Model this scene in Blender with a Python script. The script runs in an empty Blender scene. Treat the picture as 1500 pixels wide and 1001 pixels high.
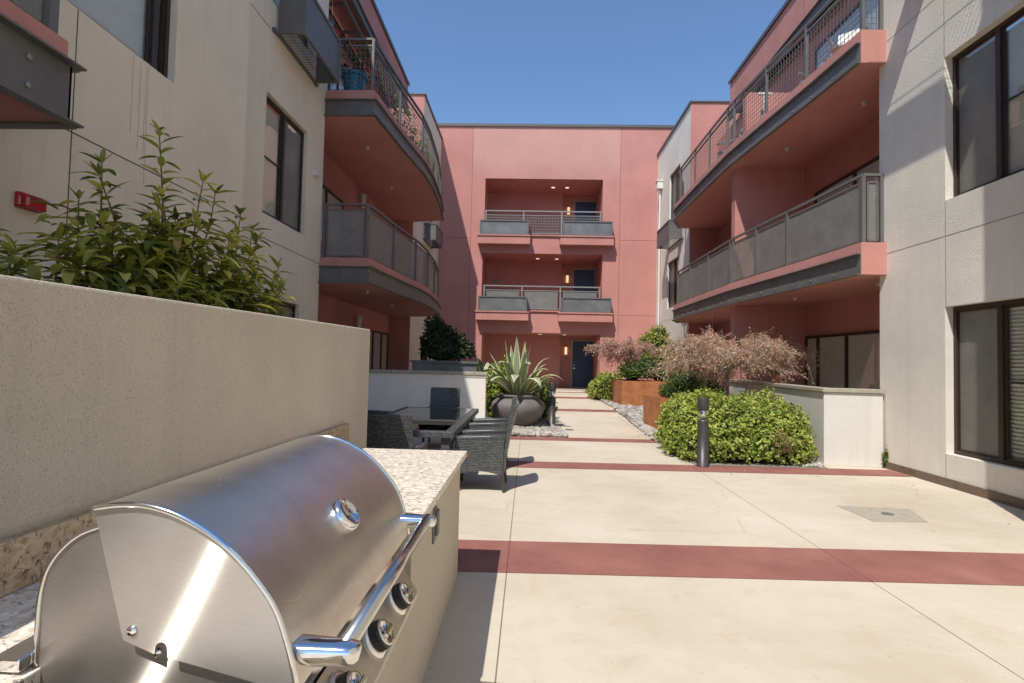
import bpy, math, random
from mathutils import Vector, Matrix, noise
random.seed(7)
rnd = random.random
uni = random.uniform
PI = math.pi
scene = bpy.context.scene
COL = scene.collection

# ------------------------------------------------------------------ materials
def new_mat(name):
    m = bpy.data.materials.new(name)
    m.use_nodes = True
    nt = m.node_tree
    nt.nodes.clear()
    out = nt.nodes.new('ShaderNodeOutputMaterial')
    b = nt.nodes.new('ShaderNodeBsdfPrincipled')
    nt.links.new(b.outputs[0], out.inputs[0])
    return m, nt, b, out

def N(nt, t, **kw):
    n = nt.nodes.new(t)
    for k, v in kw.items():
        setattr(n, k, v)
    return n

def coords(nt, scale=(1, 1, 1), rot=(0, 0, 0)):
    tc = N(nt, 'ShaderNodeTexCoord')
    mp = N(nt, 'ShaderNodeMapping')
    mp.inputs['Scale'].default_value = scale
    mp.inputs['Rotation'].default_value = rot
    nt.links.new(tc.outputs['Object'], mp.inputs[0])
    return mp.outputs[0]

def nz(nt, vec, scale, detail=4, rough=.55, dist=0):
    n = N(nt, 'ShaderNodeTexNoise')
    n.inputs['Scale'].default_value = scale
    n.inputs['Detail'].default_value = detail
    n.inputs['Roughness'].default_value = rough
    n.inputs['Distortion'].default_value = dist
    nt.links.new(vec, n.inputs['Vector'])
    return n.outputs['Fac']

def ramp(nt, fac, stops):
    r = N(nt, 'ShaderNodeValToRGB')
    el = r.color_ramp.elements
    while len(el) < len(stops):
        el.new(.5)
    for e, (p, c) in zip(el, stops):
        e.position = p
        e.color = (*c, 1) if len(c) == 3 else c
    nt.links.new(fac, r.inputs[0])
    return r.outputs[0]

def mixc(nt, fac, a, b, mode='MIX'):
    m = N(nt, 'ShaderNodeMix', data_type='RGBA', blend_type=mode)
    if isinstance(fac, float):
        m.inputs[0].default_value = fac
    else:
        nt.links.new(fac, m.inputs[0])
    for i, v in ((6, a), (7, b)):
        if isinstance(v, tuple):
            m.inputs[i].default_value = (*v, 1)
        else:
            nt.links.new(v, m.inputs[i])
    return m.outputs[2]

def math_(nt, op, a, b=None):
    m = N(nt, 'ShaderNodeMath', operation=op)
    for i, v in ((0, a), (1, b)):
        if v is None: continue
        if isinstance(v, (int, float)): m.inputs[i].default_value = v
        else: nt.links.new(v, m.inputs[i])
    return m.outputs[0]

def bump(nt, b, h, strength=.5, dist=.01):
    bp = N(nt, 'ShaderNodeBump')
    bp.inputs['Strength'].default_value = strength
    bp.inputs['Distance'].default_value = dist
    nt.links.new(h, bp.inputs['Height'])
    nt.links.new(bp.outputs[0], b.inputs['Normal'])

def scalec(c, k):
    return tuple(x * k for x in c)

def stucco(name, c, grain=70, strength=.6, dist=.006, stain=.12, speck=0):
    m, nt, b, _ = new_mat(name)
    v = coords(nt)
    big = nz(nt, v, .7, 5, .6)
    mid = nz(nt, v, 6, 4, .6)
    c1 = ramp(nt, big, [(.3, scalec(c, 1 - stain)), (.7, scalec(c, 1 + stain * .6))])
    c2 = mixc(nt, math_(nt, 'MULTIPLY', mid, .25), c1, scalec(c, .78))
    # faint rain streaks running down the wall
    vs = coords(nt, (2.2, 2.2, .12))
    st = ramp(nt, nz(nt, vs, 2.4, 5, .7), [(.52, (0, 0, 0)), (.8, (1, 1, 1))])
    c2 = mixc(nt, math_(nt, 'MULTIPLY', st, .32), c2, scalec(c, .62))
    if speck:
        vo = N(nt, 'ShaderNodeTexVoronoi')
        vo.inputs['Scale'].default_value = speck
        nt.links.new(v, vo.inputs['Vector'])
        dk = ramp(nt, vo.outputs['Distance'], [(.14, (1, 1, 1)), (.34, (0, 0, 0))])
        keep = ramp(nt, nz(nt, v, speck * .35, 2), [(.36, (0, 0, 0)), (.50, (1, 1, 1))])
        f = math_(nt, 'MULTIPLY', math_(nt, 'MULTIPLY', dk, keep), .5)
        c2 = mixc(nt, f, c2, scalec(c, .22))
    nt.links.new(c2, b.inputs['Base Color'])
    b.inputs['Roughness'].default_value = .92
    b.inputs['Specular IOR Level'].default_value = .2
    bump(nt, b, nz(nt, v, grain, 5, .65), strength, dist)
    return m

def plain(name, c, rough=.5, metal=0, var=.15, vscale=8, bmp=0, bscale=60, spec=.5):
    m, nt, b, _ = new_mat(name)
    v = coords(nt)
    f = nz(nt, v, vscale, 4, .6)
    nt.links.new(ramp(nt, f, [(.3, scalec(c, 1 - var)), (.7, scalec(c, 1 + var))]), b.inputs['Base Color'])
    b.inputs['Roughness'].default_value = rough
    b.inputs['Metallic'].default_value = metal
    b.inputs['Specular IOR Level'].default_value = spec
    if bmp:
        bump(nt, b, nz(nt, v, bscale, 4), bmp, .004)
    return m

def leaf_mat(name, stops, trans=.35, rough=.45, spec=.4):
    m, nt, b, out = new_mat(name)
    g = N(nt, 'ShaderNodeNewGeometry')
    c = ramp(nt, g.outputs['Random Per Island'], stops)
    cl = ramp(nt, nz(nt, coords(nt), 2.6, 4, .65), [(.32, (.62, .60, .58)), (.62, (1.12, 1.10, 1.02))])
    c = mixc(nt, 1.0, c, cl, 'MULTIPLY')
    nt.links.new(c, b.inputs['Base Color'])
    b.inputs['Roughness'].default_value = rough
    b.inputs['Specular IOR Level'].default_value = spec
    tr = N(nt, 'ShaderNodeBsdfTranslucent')
    tc = mixc(nt, .6, c, (1.2, 1.25, .35), 'MULTIPLY')
    nt.links.new(tc, tr.inputs[0])
    mx = N(nt, 'ShaderNodeMixShader')
    mx.inputs[0].default_value = trans
    nt.links.new(b.outputs[0], mx.inputs[1])
    nt.links.new(tr.outputs[0], mx.inputs[2])
    nt.links.new(mx.outputs[0], out.inputs[0])
    return m

def screen_mat(name, c, alpha, rough=.6, wave=0):
    """fine perforated or woven sheet: part of the light passes straight through"""
    m, nt, b, out = new_mat(name)
    v = coords(nt)
    f = nz(nt, v, 3.0, 3)
    col = ramp(nt, f, [(.3, scalec(c, .85)), (.7, scalec(c, 1.12))])
    if wave:
        vo = N(nt, 'ShaderNodeTexVoronoi'); vo.inputs['Scale'].default_value = wave
        nt.links.new(v, vo.inputs['Vector'])
        col = mixc(nt, ramp(nt, vo.outputs['Distance'], [(.15, (.5, .5, .5)), (.5, (0, 0, 0))]), col, scalec(c, .45))
    nt.links.new(col, b.inputs['Base Color'])
    b.inputs['Roughness'].default_value = rough
    t = N(nt, 'ShaderNodeBsdfTransparent')
    mx = N(nt, 'ShaderNodeMixShader'); mx.inputs[0].default_value = alpha
    nt.links.new(t.outputs[0], mx.inputs[1]); nt.links.new(b.outputs[0], mx.inputs[2])
    nt.links.new(mx.outputs[0], out.inputs[0])
    return m

def glass_mat(name, tint=(.75, .8, .8), boost=1.6):
    m, nt, b, out = new_mat(name)
    nt.nodes.remove(b)
    t = N(nt, 'ShaderNodeBsdfTransparent'); t.inputs[0].default_value = (*tint, 1)
    g = N(nt, 'ShaderNodeBsdfGlossy'); g.inputs['Roughness'].default_value = .01
    lw = N(nt, 'ShaderNodeLayerWeight'); lw.inputs[0].default_value = .5
    fac = math_(nt, 'MINIMUM', math_(nt, 'ADD', math_(nt, 'MULTIPLY', math_(nt, 'POWER', lw.outputs['Facing'], 4.0), boost * .7), .085 * boost), 1.0)
    mx = N(nt, 'ShaderNodeMixShader')
    nt.links.new(fac, mx.inputs[0])
    nt.links.new(t.outputs[0], mx.inputs[1]); nt.links.new(g.outputs[0], mx.inputs[2])
    nt.links.new(mx.outputs[0], out.inputs[0])
    return m

def emit_mat(name, c, s):
    m, nt, b, _ = new_mat(name)
    b.inputs['Base Color'].default_value = (*c, 1)
    b.inputs['Emission Color'].default_value = (*c, 1)
    b.inputs['Emission Strength'].default_value = s
    return m

def granite(name, tint, grain=95):
    m, nt, b, _ = new_mat(name)
    v = coords(nt)
    vo = N(nt, 'ShaderNodeTexVoronoi'); vo.inputs['Scale'].default_value = grain
    nt.links.new(mixc(nt, .12, v, N(nt, 'ShaderNodeTexNoise').outputs['Color']), vo.inputs['Vector'])
    cell = N(nt, 'ShaderNodeSeparateColor'); nt.links.new(vo.outputs['Color'], cell.inputs[0])
    flake = ramp(nt, cell.outputs[0], [(0, (.62, .57, .49)), (.45, (.80, .75, .67)), (.85, (.52, .45, .35)), (1, (.88, .86, .81))])
    vn = coords(nt, (1, 1.6, 1), (0, 0, .6))
    dk = ramp(nt, nz(nt, vn, 30, 6, .75, .6), [(.54, (0, 0, 0)), (.63, (1, 1, 1))])
    c = mixc(nt, math_(nt, 'MULTIPLY', dk, .92), flake, (.06, .045, .03))
    br = ramp(nt, nz(nt, v, 26, 5, .7), [(.55, (0, 0, 0)), (.68, (1, 1, 1))])
    c = mixc(nt, math_(nt, 'MULTIPLY', br, .55), c, (.36, .25, .16))
    c = mixc(nt, 1.0, c, tint, 'MULTIPLY')
    nt.links.new(c, b.inputs['Base Color'])
    b.inputs['Roughness'].default_value = .38
    b.inputs['Specular IOR Level'].default_value = .35
    return m

def steel(name, c, rough, aniso=.6, axis=(90, 2, 90), bstr=.05):
    m, nt, b, _ = new_mat(name)
    v = coords(nt, axis)
    f = nz(nt, v, 6, 3, .6)
    g = nz(nt, coords(nt), 7, 4)
    nt.links.new(ramp(nt, f, [(.2, scalec(c, .93)), (.8, scalec(c, 1.05))]), b.inputs['Base Color'])
    b.inputs['Metallic'].default_value = 1
    r = math_(nt, 'ADD', math_(nt, 'MULTIPLY', g, .16), rough - .08)
    nt.links.new(r, b.inputs['Roughness'])
    b.inputs['Anisotropic'].default_value = aniso
    bump(nt, b, f, bstr, .002)
    return m

def wicker(name, horizontal=False):
    m, nt, b, _ = new_mat(name)
    tc = N(nt, 'ShaderNodeTexCoord')
    sp = N(nt, 'ShaderNodeSeparateXYZ'); nt.links.new(tc.outputs['Object'], sp.inputs[0])
    cb = N(nt, 'ShaderNodeCombineXYZ')
    if horizontal:
        nt.links.new(math_(nt, 'ADD', sp.outputs[0], sp.outputs[1]), cb.inputs[0]); nt.links.new(math_(nt, 'ADD', sp.outputs[2], math_(nt, 'MULTIPLY', math_(nt, 'SUBTRACT', sp.outputs[0], sp.outputs[1]), .5)), cb.inputs[1])
    else:
        nt.links.new(math_(nt, 'ADD', sp.outputs[0], sp.outputs[1]), cb.inputs[0]); nt.links.new(sp.outputs[2], cb.inputs[1])
    br = N(nt, 'ShaderNodeTexBrick')
    br.inputs['Scale'].default_value = 1
    br.inputs['Brick Width'].default_value = .036
    br.inputs['Row Height'].default_value = .019
    br.inputs['Mortar Size'].default_value = .0042
    br.inputs['Mortar Smooth'].default_value = .6
    br.inputs['Bias'].default_value = 0
    br.inputs['Color1'].default_value = (.085, .09, .09, 1)
    br.inputs['Color2'].default_value = (.17, .175, .175, 1)
    br.inputs['Mortar'].default_value = (.020, .020, .020, 1)
    nt.links.new(cb.outputs[0], br.inputs['Vector'])
    nt.links.new(br.outputs['Color'], b.inputs['Base Color'])
    b.inputs['Roughness'].default_value = .36
    inv = math_(nt, 'SUBTRACT', 1.0, br.outputs['Fac'])
    bump(nt, b, inv, .9, .006)
    return m

def concrete(name):
    m, nt, b, _ = new_mat(name)
    v = coords(nt)
    c = ramp(nt, nz(nt, v, .55, 6, .62), [(.3, (.50, .42, .315)), (.5, (.585, .51, .405)), (.72, (.64, .58, .48))])
    st = ramp(nt, nz(nt, coords(nt, (1, 1.7, 1)), 2.2, 6, .7, .8), [(.5, (0, 0, 0)), (.78, (1, 1, 1))])
    c = mixc(nt, math_(nt, 'MULTIPLY', st, .30), c, (.40, .30, .19))
    rust = ramp(nt, nz(nt, coords(nt, (1.6, 1, 1), (0, 0, .5)), 1.1, 7, .75, 1.6), [(.56, (0, 0, 0)), (.74, (1, 1, 1))])
    c = mixc(nt, math_(nt, 'MULTIPLY', rust, .32), c, (.42, .25, .15))
    pale = ramp(nt, nz(nt, coords(nt, (.8, 2.4, 1)), 1.6, 6, .7, .6), [(.52, (0, 0, 0)), (.75, (1, 1, 1))])
    c = mixc(nt, math_(nt, 'MULTIPLY', pale, .35), c, (.66, .61, .54))
    fi = nz(nt, v, 130, 3, .7)
    c = mixc(nt, math_(nt, 'MULTIPLY', fi, .30), c, (.30, .24, .17))
    vc = N(nt, 'ShaderNodeTexVoronoi', feature='DISTANCE_TO_EDGE'); vc.inputs['Scale'].default_value = .42
    wv = mixc(nt, .22, v, N(nt, 'ShaderNodeTexNoise').outputs['Color'])
    nt.links.new(wv, vc.inputs['Vector'])
    crk = math_(nt, 'MULTIPLY', math_(nt, 'LESS_THAN', vc.outputs['Distance'], .0016), math_(nt, 'GREATER_THAN', nz(nt, v, .8, 2), .52))
    c = mixc(nt, math_(nt, 'MULTIPLY', crk, .35), c, (.22, .17, .12))
    spk = ramp(nt, nz(nt, v, 24, 3, .6), [(.66, (0, 0, 0)), (.72, (1, 1, 1))])
    c = mixc(nt, math_(nt, 'MULTIPLY', spk, .38), c, (.22, .17, .12))
    # saw-cut control joints in object space
    sp = N(nt, 'ShaderNodeSeparateXYZ'); nt.links.new(v, sp.inputs[0])
    jm = None
    for x0 in (-.13, 2.62, -2.9):
        d = math_(nt, 'ABSOLUTE', math_(nt, 'SUBTRACT', sp.outputs[0], x0))
        k = math_(nt, 'LESS_THAN', d, .0045)
        jm = k if jm is None else math_(nt, 'MAXIMUM', jm, k)
    c = mixc(nt, math_(nt, 'MULTIPLY', jm, .8), c, (.13, .09, .055))
    nt.links.new(c, b.inputs['Base Color'])
    b.inputs['Roughness'].default_value = .85
    b.inputs['Specular IOR Level'].default_value = .3
    bump(nt, b, nz(nt, v, 160, 4, .7), .25, .002)
    return m

def corten(name):
    m, nt, b, _ = new_mat(name)
    v = coords(nt)
    c = ramp(nt, nz(nt, v, 3, 6, .7), [(.3, (.30, .10, .035)), (.55, (.43, .165, .06)), (.75, (.50, .22, .10))])
    vs = coords(nt, (6, 6, .5))
    st = ramp(nt, nz(nt, vs, 3, 5, .7), [(.5, (0, 0, 0)), (.75, (1, 1, 1))])
    c = mixc(nt, math_(nt, 'MULTIPLY', st, .45), c, (.20, .07, .03))
    nt.links.new(c, b.inputs['Base Color'])
    b.inputs['Roughness'].default_value = .8
    bump(nt, b, nz(nt, v, 50, 5), .25, .004)
    return m

BEIGE = (.79, .705, .56)
CREAM = (.78, .735, .645)
PINK = (.54, .250, .212)
M = {}
M['beige'] = stucco('beige_stucco', BEIGE, 65, .55, .007, .10)
M['cream'] = stucco('cream_stucco', CREAM, 44, .75, .014, .13)
M['patiowall'] = stucco('patio_wall_stucco', (.66, .635, .57), 40, .6, .010, .08)
M['pale'] = stucco('pale_stucco', (.80, .75, .67), 60, .45, .006, .06)
M['pink'] = stucco('terracotta_stucco', PINK, 70, .5, .006, .2)
def faded_pink():
    m = stucco('faded_terracotta_stucco', PINK, 70, .5, .006, .12)
    nt = m.node_tree; b = [n for n in nt.nodes if n.type == 'BSDF_PRINCIPLED'][0]
    src = b.inputs['Base Color'].links[0].from_socket
    v = coords(nt)
    sp = N(nt, 'ShaderNodeSeparateXYZ'); nt.links.new(v, sp.inputs[0])
    wob = nz(nt, v, 1.1, 5, .6)
    zz = math_(nt, 'ADD', sp.outputs[2], math_(nt, 'MULTIPLY', wob, 1.6))
    up = math_(nt, 'SMOOTHSTEP' if False else 'MULTIPLY', math_(nt, 'SUBTRACT', zz, 10.95 - Z_OFF), .9)
    up = math_(nt, 'MINIMUM', math_(nt, 'MAXIMUM', up, 0.0), 1.0)
    inx = math_(nt, 'MULTIPLY', math_(nt, 'GREATER_THAN', sp.outputs[0], -2.88), math_(nt, 'LESS_THAN', sp.outputs[0], 4.18))
    mot = ramp(nt, nz(nt, v, 9, 6, .75), [(.35, (.35, .35, .35)), (.65, (1, 1, 1))])
    f = math_(nt, 'MULTIPLY', math_(nt, 'MULTIPLY', up, inx), math_(nt, 'MULTIPLY', mot, .62))
    c = mixc(nt, f, src, (.60, .37, .31))
    nt.links.new(c, b.inputs['Base Color'])
    return m
Z_OFF = .27
M['pinkback'] = faded_pink()
M['pinkslab'] = stucco('terracotta_slab', (.55, .262, .222), 70, .5, .006, .12)
M['garden'] = stucco('pitted_stucco', (.62, .55, .44), 85, .9, .009, .14, speck=110)
M['counter'] = stucco('counter_stucco', (.58, .51, .40), 95, .6, .004, .08)
M['steelpaint'] = plain('grey_painted_steel', (.135, .13, .125), .48, 0, .14, 3, .05)
M['steellight'] = plain('pale_grey_painted_steel', (.24, .235, .225), .45, 0, .1, 3)
M['zinc'] = plain('weathered_zinc', (.17, .172, .168), .45, .25, .25, 2)
M['darkframe'] = plain('bronze_frame', (.040, .027, .021), .45, 0, .1)
M['coping'] = plain('metal_coping', (.12, .115, .11), .45, .3, .1)
M['joint'] = plain('dark_joint', (.10, .085, .07), .9)
M['pinkjoint'] = plain('terracotta_joint', (.24, .085, .07), .9)
M['lintjoint'] = plain('pale_joint', (.30, .27, .22), .9)
M['bolt'] = plain('bolt_head', (.30, .29, .28), .4, .5, .1)
M['glass'] = glass_mat('window_glass', (.80, .84, .84), 1.3)
M['clearglass'] = glass_mat('clear_glass', (.93, .95, .95), 1.2)
M['tableglass'] = glass_mat('smoked_table_glass', (.10, .10, .10), 1.5)
M['screen'] = screen_mat('insect_screen', (.23, .222, .20), .66)
M['perf'] = screen_mat('perforated_steel', (.215, .212, .192), .86, .5, 30)
M['blind'] = plain('blind_slat', (.85, .83, .77), .6, 0, .05)
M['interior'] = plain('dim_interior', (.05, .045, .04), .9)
M['concrete'] = concrete('tan_concrete')
def band_mat():
    m, nt, b, _ = new_mat('red_concrete')
    v = coords(nt)
    c = ramp(nt, nz(nt, v, 1.3, 6, .65), [(.3, (.21, .078, .060)), (.7, (.315, .128, .100))])
    w = ramp(nt, nz(nt, v, 1.6, 5, .6, .4), [(.50, (0, 0, 0)), (.80, (1, 1, 1))])
    c = mixc(nt, math_(nt, 'MULTIPLY', w, .30), c, (.47, .26, .21))
    sp = N(nt, 'ShaderNodeSeparateXYZ'); nt.links.new(v, sp.inputs[0])
    for x0 in (-.13, 2.62):
        jm = math_(nt, 'LESS_THAN', math_(nt, 'ABSOLUTE', math_(nt, 'SUBTRACT', sp.outputs[0], x0)), .0045)
        c = mixc(nt, math_(nt, 'MULTIPLY', jm, .8), c, (.09, .035, .03))
    c = mixc(nt, math_(nt, 'MULTIPLY', nz(nt, v, 120, 3), .2), c, (.18, .05, .04))
    nt.links.new(c, b.inputs['Base Color']); b.inputs['Roughness'].default_value = .8
    bump(nt, b, nz(nt, v, 160, 4, .7), .2, .002)
    return m
M['band'] = band_mat()
M['plate'] = plain('grey_mortar', (.36, .32, .25), .9, 0, .15, 14, .2, 120)
M['granite'] = granite('speckled_granite', (1.05, 1.02, .97), 62)
M['granitedark'] = granite('brown_granite', (.70, .57, .43), 45)
M['lid'] = steel('brushed_steel_lid', (.66, .615, .555), .40, .0, (140, 1.2, 140), .0)
def lid_wear(m):
    nt = m.node_tree; b = [n for n in nt.nodes if n.type == 'BSDF_PRINCIPLED'][0]
    v = coords(nt, (1, 1, 1), (.3, .5, .9))
    sm = nz(nt, v, 5, 6, .7, .8)
    src = b.inputs['Base Color'].links[0].from_socket
    c = mixc(nt, math_(nt, 'MULTIPLY', ramp(nt, sm, [(.45, (0, 0, 0)), (.75, (1, 1, 1))]), .35), src, (.40, .36, .31))
    # thin wandering scratches
    n2 = nz(nt, coords(nt, (3.2, 1.1, 1.4), (.2, .1, .7)), 2.2, 1, .4)
    sc = math_(nt, 'LESS_THAN', math_(nt, 'ABSOLUTE', math_(nt, 'SUBTRACT', n2, .47)), .0012)
    c = mixc(nt, math_(nt, 'MULTIPLY', sc, .5), c, (.92, .88, .80))
    nt.links.new(c, b.inputs['Base Color'])
    gr = nz(nt, coords(nt, (200, 200, 200)), 1.5, 2)
    bump(nt, b, gr, .05, .001)
lid_wear(M['lid'])
def plate_mat(name, c, rough, aniso):
    m = steel(name, c, rough, aniso, (2, 60, 90), 0)
    nt = m.node_tree; b = [n for n in nt.nodes if n.type == 'BSDF_PRINCIPLED'][0]
    tg = N(nt, 'ShaderNodeTangent', direction_type='UV_MAP', uv_map='brush')
    nt.links.new(tg.outputs[0], b.inputs['Tangent']); b.inputs['Anisotropic Rotation'].default_value = .25
    uvn = N(nt, 'ShaderNodeUVMap', uv_map='brush')
    mp = N(nt, 'ShaderNodeMapping'); mp.inputs['Scale'].default_value = (6, 260, 1)
    nt.links.new(uvn.outputs[0], mp.inputs[0])
    f = nz(nt, mp.outputs[0], 3, 4, .7)
    nt.links.new(ramp(nt, f, [(.25, scalec(c, .82)), (.75, scalec(c, 1.08))]), b.inputs['Base Color'])
    # second lobe: the sharp streak that light draws across brushed scratches
    out = [n for n in nt.nodes if n.type == 'OUTPUT_MATERIAL'][0]
    g = N(nt, 'ShaderNodeBsdfAnisotropic')
    g.inputs['Color'].default_value = (*scalec(c, 1.15), 1); g.inputs['Roughness'].default_value = .26
    g.inputs['Anisotropy'].default_value = .93
    nt.links.new(tg.outputs[0], g.inputs['Tangent'])
    mx = N(nt, 'ShaderNodeMixShader'); mx.inputs[0].default_value = .15
    nt.links.new(b.outputs[0], mx.inputs[1]); nt.links.new(g.outputs[0], mx.inputs[2]); nt.links.new(mx.outputs[0], out.inputs[0])
    return m
M['endplate'] = plate_mat('brushed_steel_plate', (.60, .565, .52), .42, .60)
M['rearplate'] = plate_mat('darker_brushed_steel', (.42, .39, .355), .45, .5)  # same brushed steel in a darker colour, for the rear hood ends
M['chrome'] = steel('polished_chrome', (.82, .82, .82), .10, 0, (5, 5, 5), 0)
M['bar'] = steel('satin_bar', (.66, .64, .61), .20, .2, (40, 2, 40), .03)
M['black'] = plain('black_plastic', (.015, .015, .015), .35)
M['wicker'] = wicker('woven_resin')
M['wickertop'] = wicker('woven_resin_top', True)
M['cushion'] = plain('grey_seat_fabric', (.20, .19, .18), .9, 0, .1, 20, .3, 200)
M['bollard'] = plain('dark_bronze_paint', (.045, .040, .038), .42, 0, .12)
M['corten'] = corten('rusted_steel')
def pot_mat():
    m, nt, b, _ = new_mat('grey_glaze')
    v = coords(nt)
    nt.links.new(ramp(nt, nz(nt, v, 3.5, 5, .6), [(.3, (.115, .098, .094)), (.7, (.18, .16, .155))]), b.inputs['Base Color'])
    b.inputs['Roughness'].default_value = .62
    return m
M['pot'] = pot_mat()
M['soil'] = plain('potting_soil', (.05, .035, .025), .95, 0, .3, 30, .5, 50)
M['gravelbase'] = plain('gravel_bed', (.22, .20, .17), .95, 0, .4, 40, .8, 60)
def stone_mat():
    m, nt, b, _ = new_mat('river_stone')
    g = N(nt, 'ShaderNodeNewGeometry')
    c = ramp(nt, g.outputs['Random Per Island'], [(0, (.16, .15, .14)), (.3, (.30, .28, .25)), (.6, (.44, .41, .37)), (.8, (.36, .28, .21)), (1, (.58, .56, .52))])
    c = mixc(nt, math_(nt, 'MULTIPLY', nz(nt, coords(nt), 28, 4), .35), c, (.28, .26, .23))
    nt.links.new(c, b.inputs['Base Color']); b.inputs['Roughness'].default_value = .8
    return m
M['stone'] = stone_mat()
M['bark'] = plain('grey_bark', (.20, .15, .11), .9, 0, .25, 20, .5, 40)
M['palebark'] = plain('pale_twig', (.42, .35, .28), .9, 0, .25, 20)
M['stem'] = plain('green_stem', (.10, .10, .035), .7)
M['reddoor'] = M['interior']
M['door'] = plain('navy_door_paint', (.022, .042, .10), .4, 0, .1)
M['doorframe'] = plain('grey_door_frame', (.36, .345, .33), .5)
M['lampglass'] = emit_mat('lit_lamp_glass', (1.0, .72, .38), .9)
M['downlight'] = emit_mat('lit_downlight', (1.0, .80, .58), 1.3)
M['white'] = plain('white_paint', (.74, .72, .68), .55, 0, .06)
M['red'] = plain('red_plastic', (.42, .012, .018), .35, 0, .1)
M['blueglaze'] = plain('blue_glaze', (.02, .14, .24), .2, 0, .2)
M['terracotta'] = plain('terracotta_clay', (.42, .15, .075), .8, 0, .15)
M['teal'] = plain('teal_fabric', (.20, .34, .34), .85, 0, .4, 14)
M['dustyblue'] = plain('blue_fabric', (.16, .19, .30), .85, 0, .2)
M['leafdark'] = leaf_mat('glossy_green_leaf', [(0, (.09, .12, .025)), (.4, (.25, .28, .055)), (.78, (.45, .44, .10)), (.95, (.66, .60, .17)), (1, (.50, .36, .14))], .5, .42, .35)
M['leafbright'] = leaf_mat('lime_leaf', [(0, (.15, .22, .035)), (.35, (.30, .39, .07)), (.75, (.44, .52, .12)), (.94, (.58, .60, .22)), (1, (.46, .32, .15))], .36, .6, .25)
M['leafmid'] = leaf_mat('mid_green_leaf', [(0, (.045, .085, .018)), (.5, (.10, .16, .03)), (1, (.22, .27, .06))], .3, .5)
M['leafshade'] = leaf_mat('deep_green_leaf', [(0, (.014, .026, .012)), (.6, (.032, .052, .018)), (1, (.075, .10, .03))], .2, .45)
M['leafyellow'] = leaf_mat('yellow_green_leaf', [(0, (.10, .16, .02)), (.5, (.24, .31, .04)), (1, (.50, .48, .08))], .3, .5)
M['mapleleaf'] = leaf_mat('dry_maple_leaf', [(0, (.30, .13, .11)), (.35, (.56, .33, .27)), (.75, (.68, .48, .38)), (1, (.76, .63, .50))], .35, .8, .15)
M['maplered'] = leaf_mat('dusty_red_leaf', [(0, (.30, .12, .12)), (.35, (.56, .30, .28)), (.8, (.68, .46, .42)), (1, (.76, .60, .54))], .35, .8, .15)
M['dryleaf'] = leaf_mat('withered_leaf', [(0, (.16, .12, .07)), (.5, (.30, .23, .13)), (.8, (.38, .26, .17)), (1, (.34, .36, .12))], .2, .8, .15)
M['agave'] = plain('blue_green_agave', (.25, .31, .21), .5, 0, .18, 6)
M['agaveedge'] = plain('cream_yellow_margin', (.72, .66, .30), .55, 0, .1)
M['redflower'] = plain('red_petal', (.5, .02, .03), .5)
M['skyglass'] = M['glass']

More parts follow.
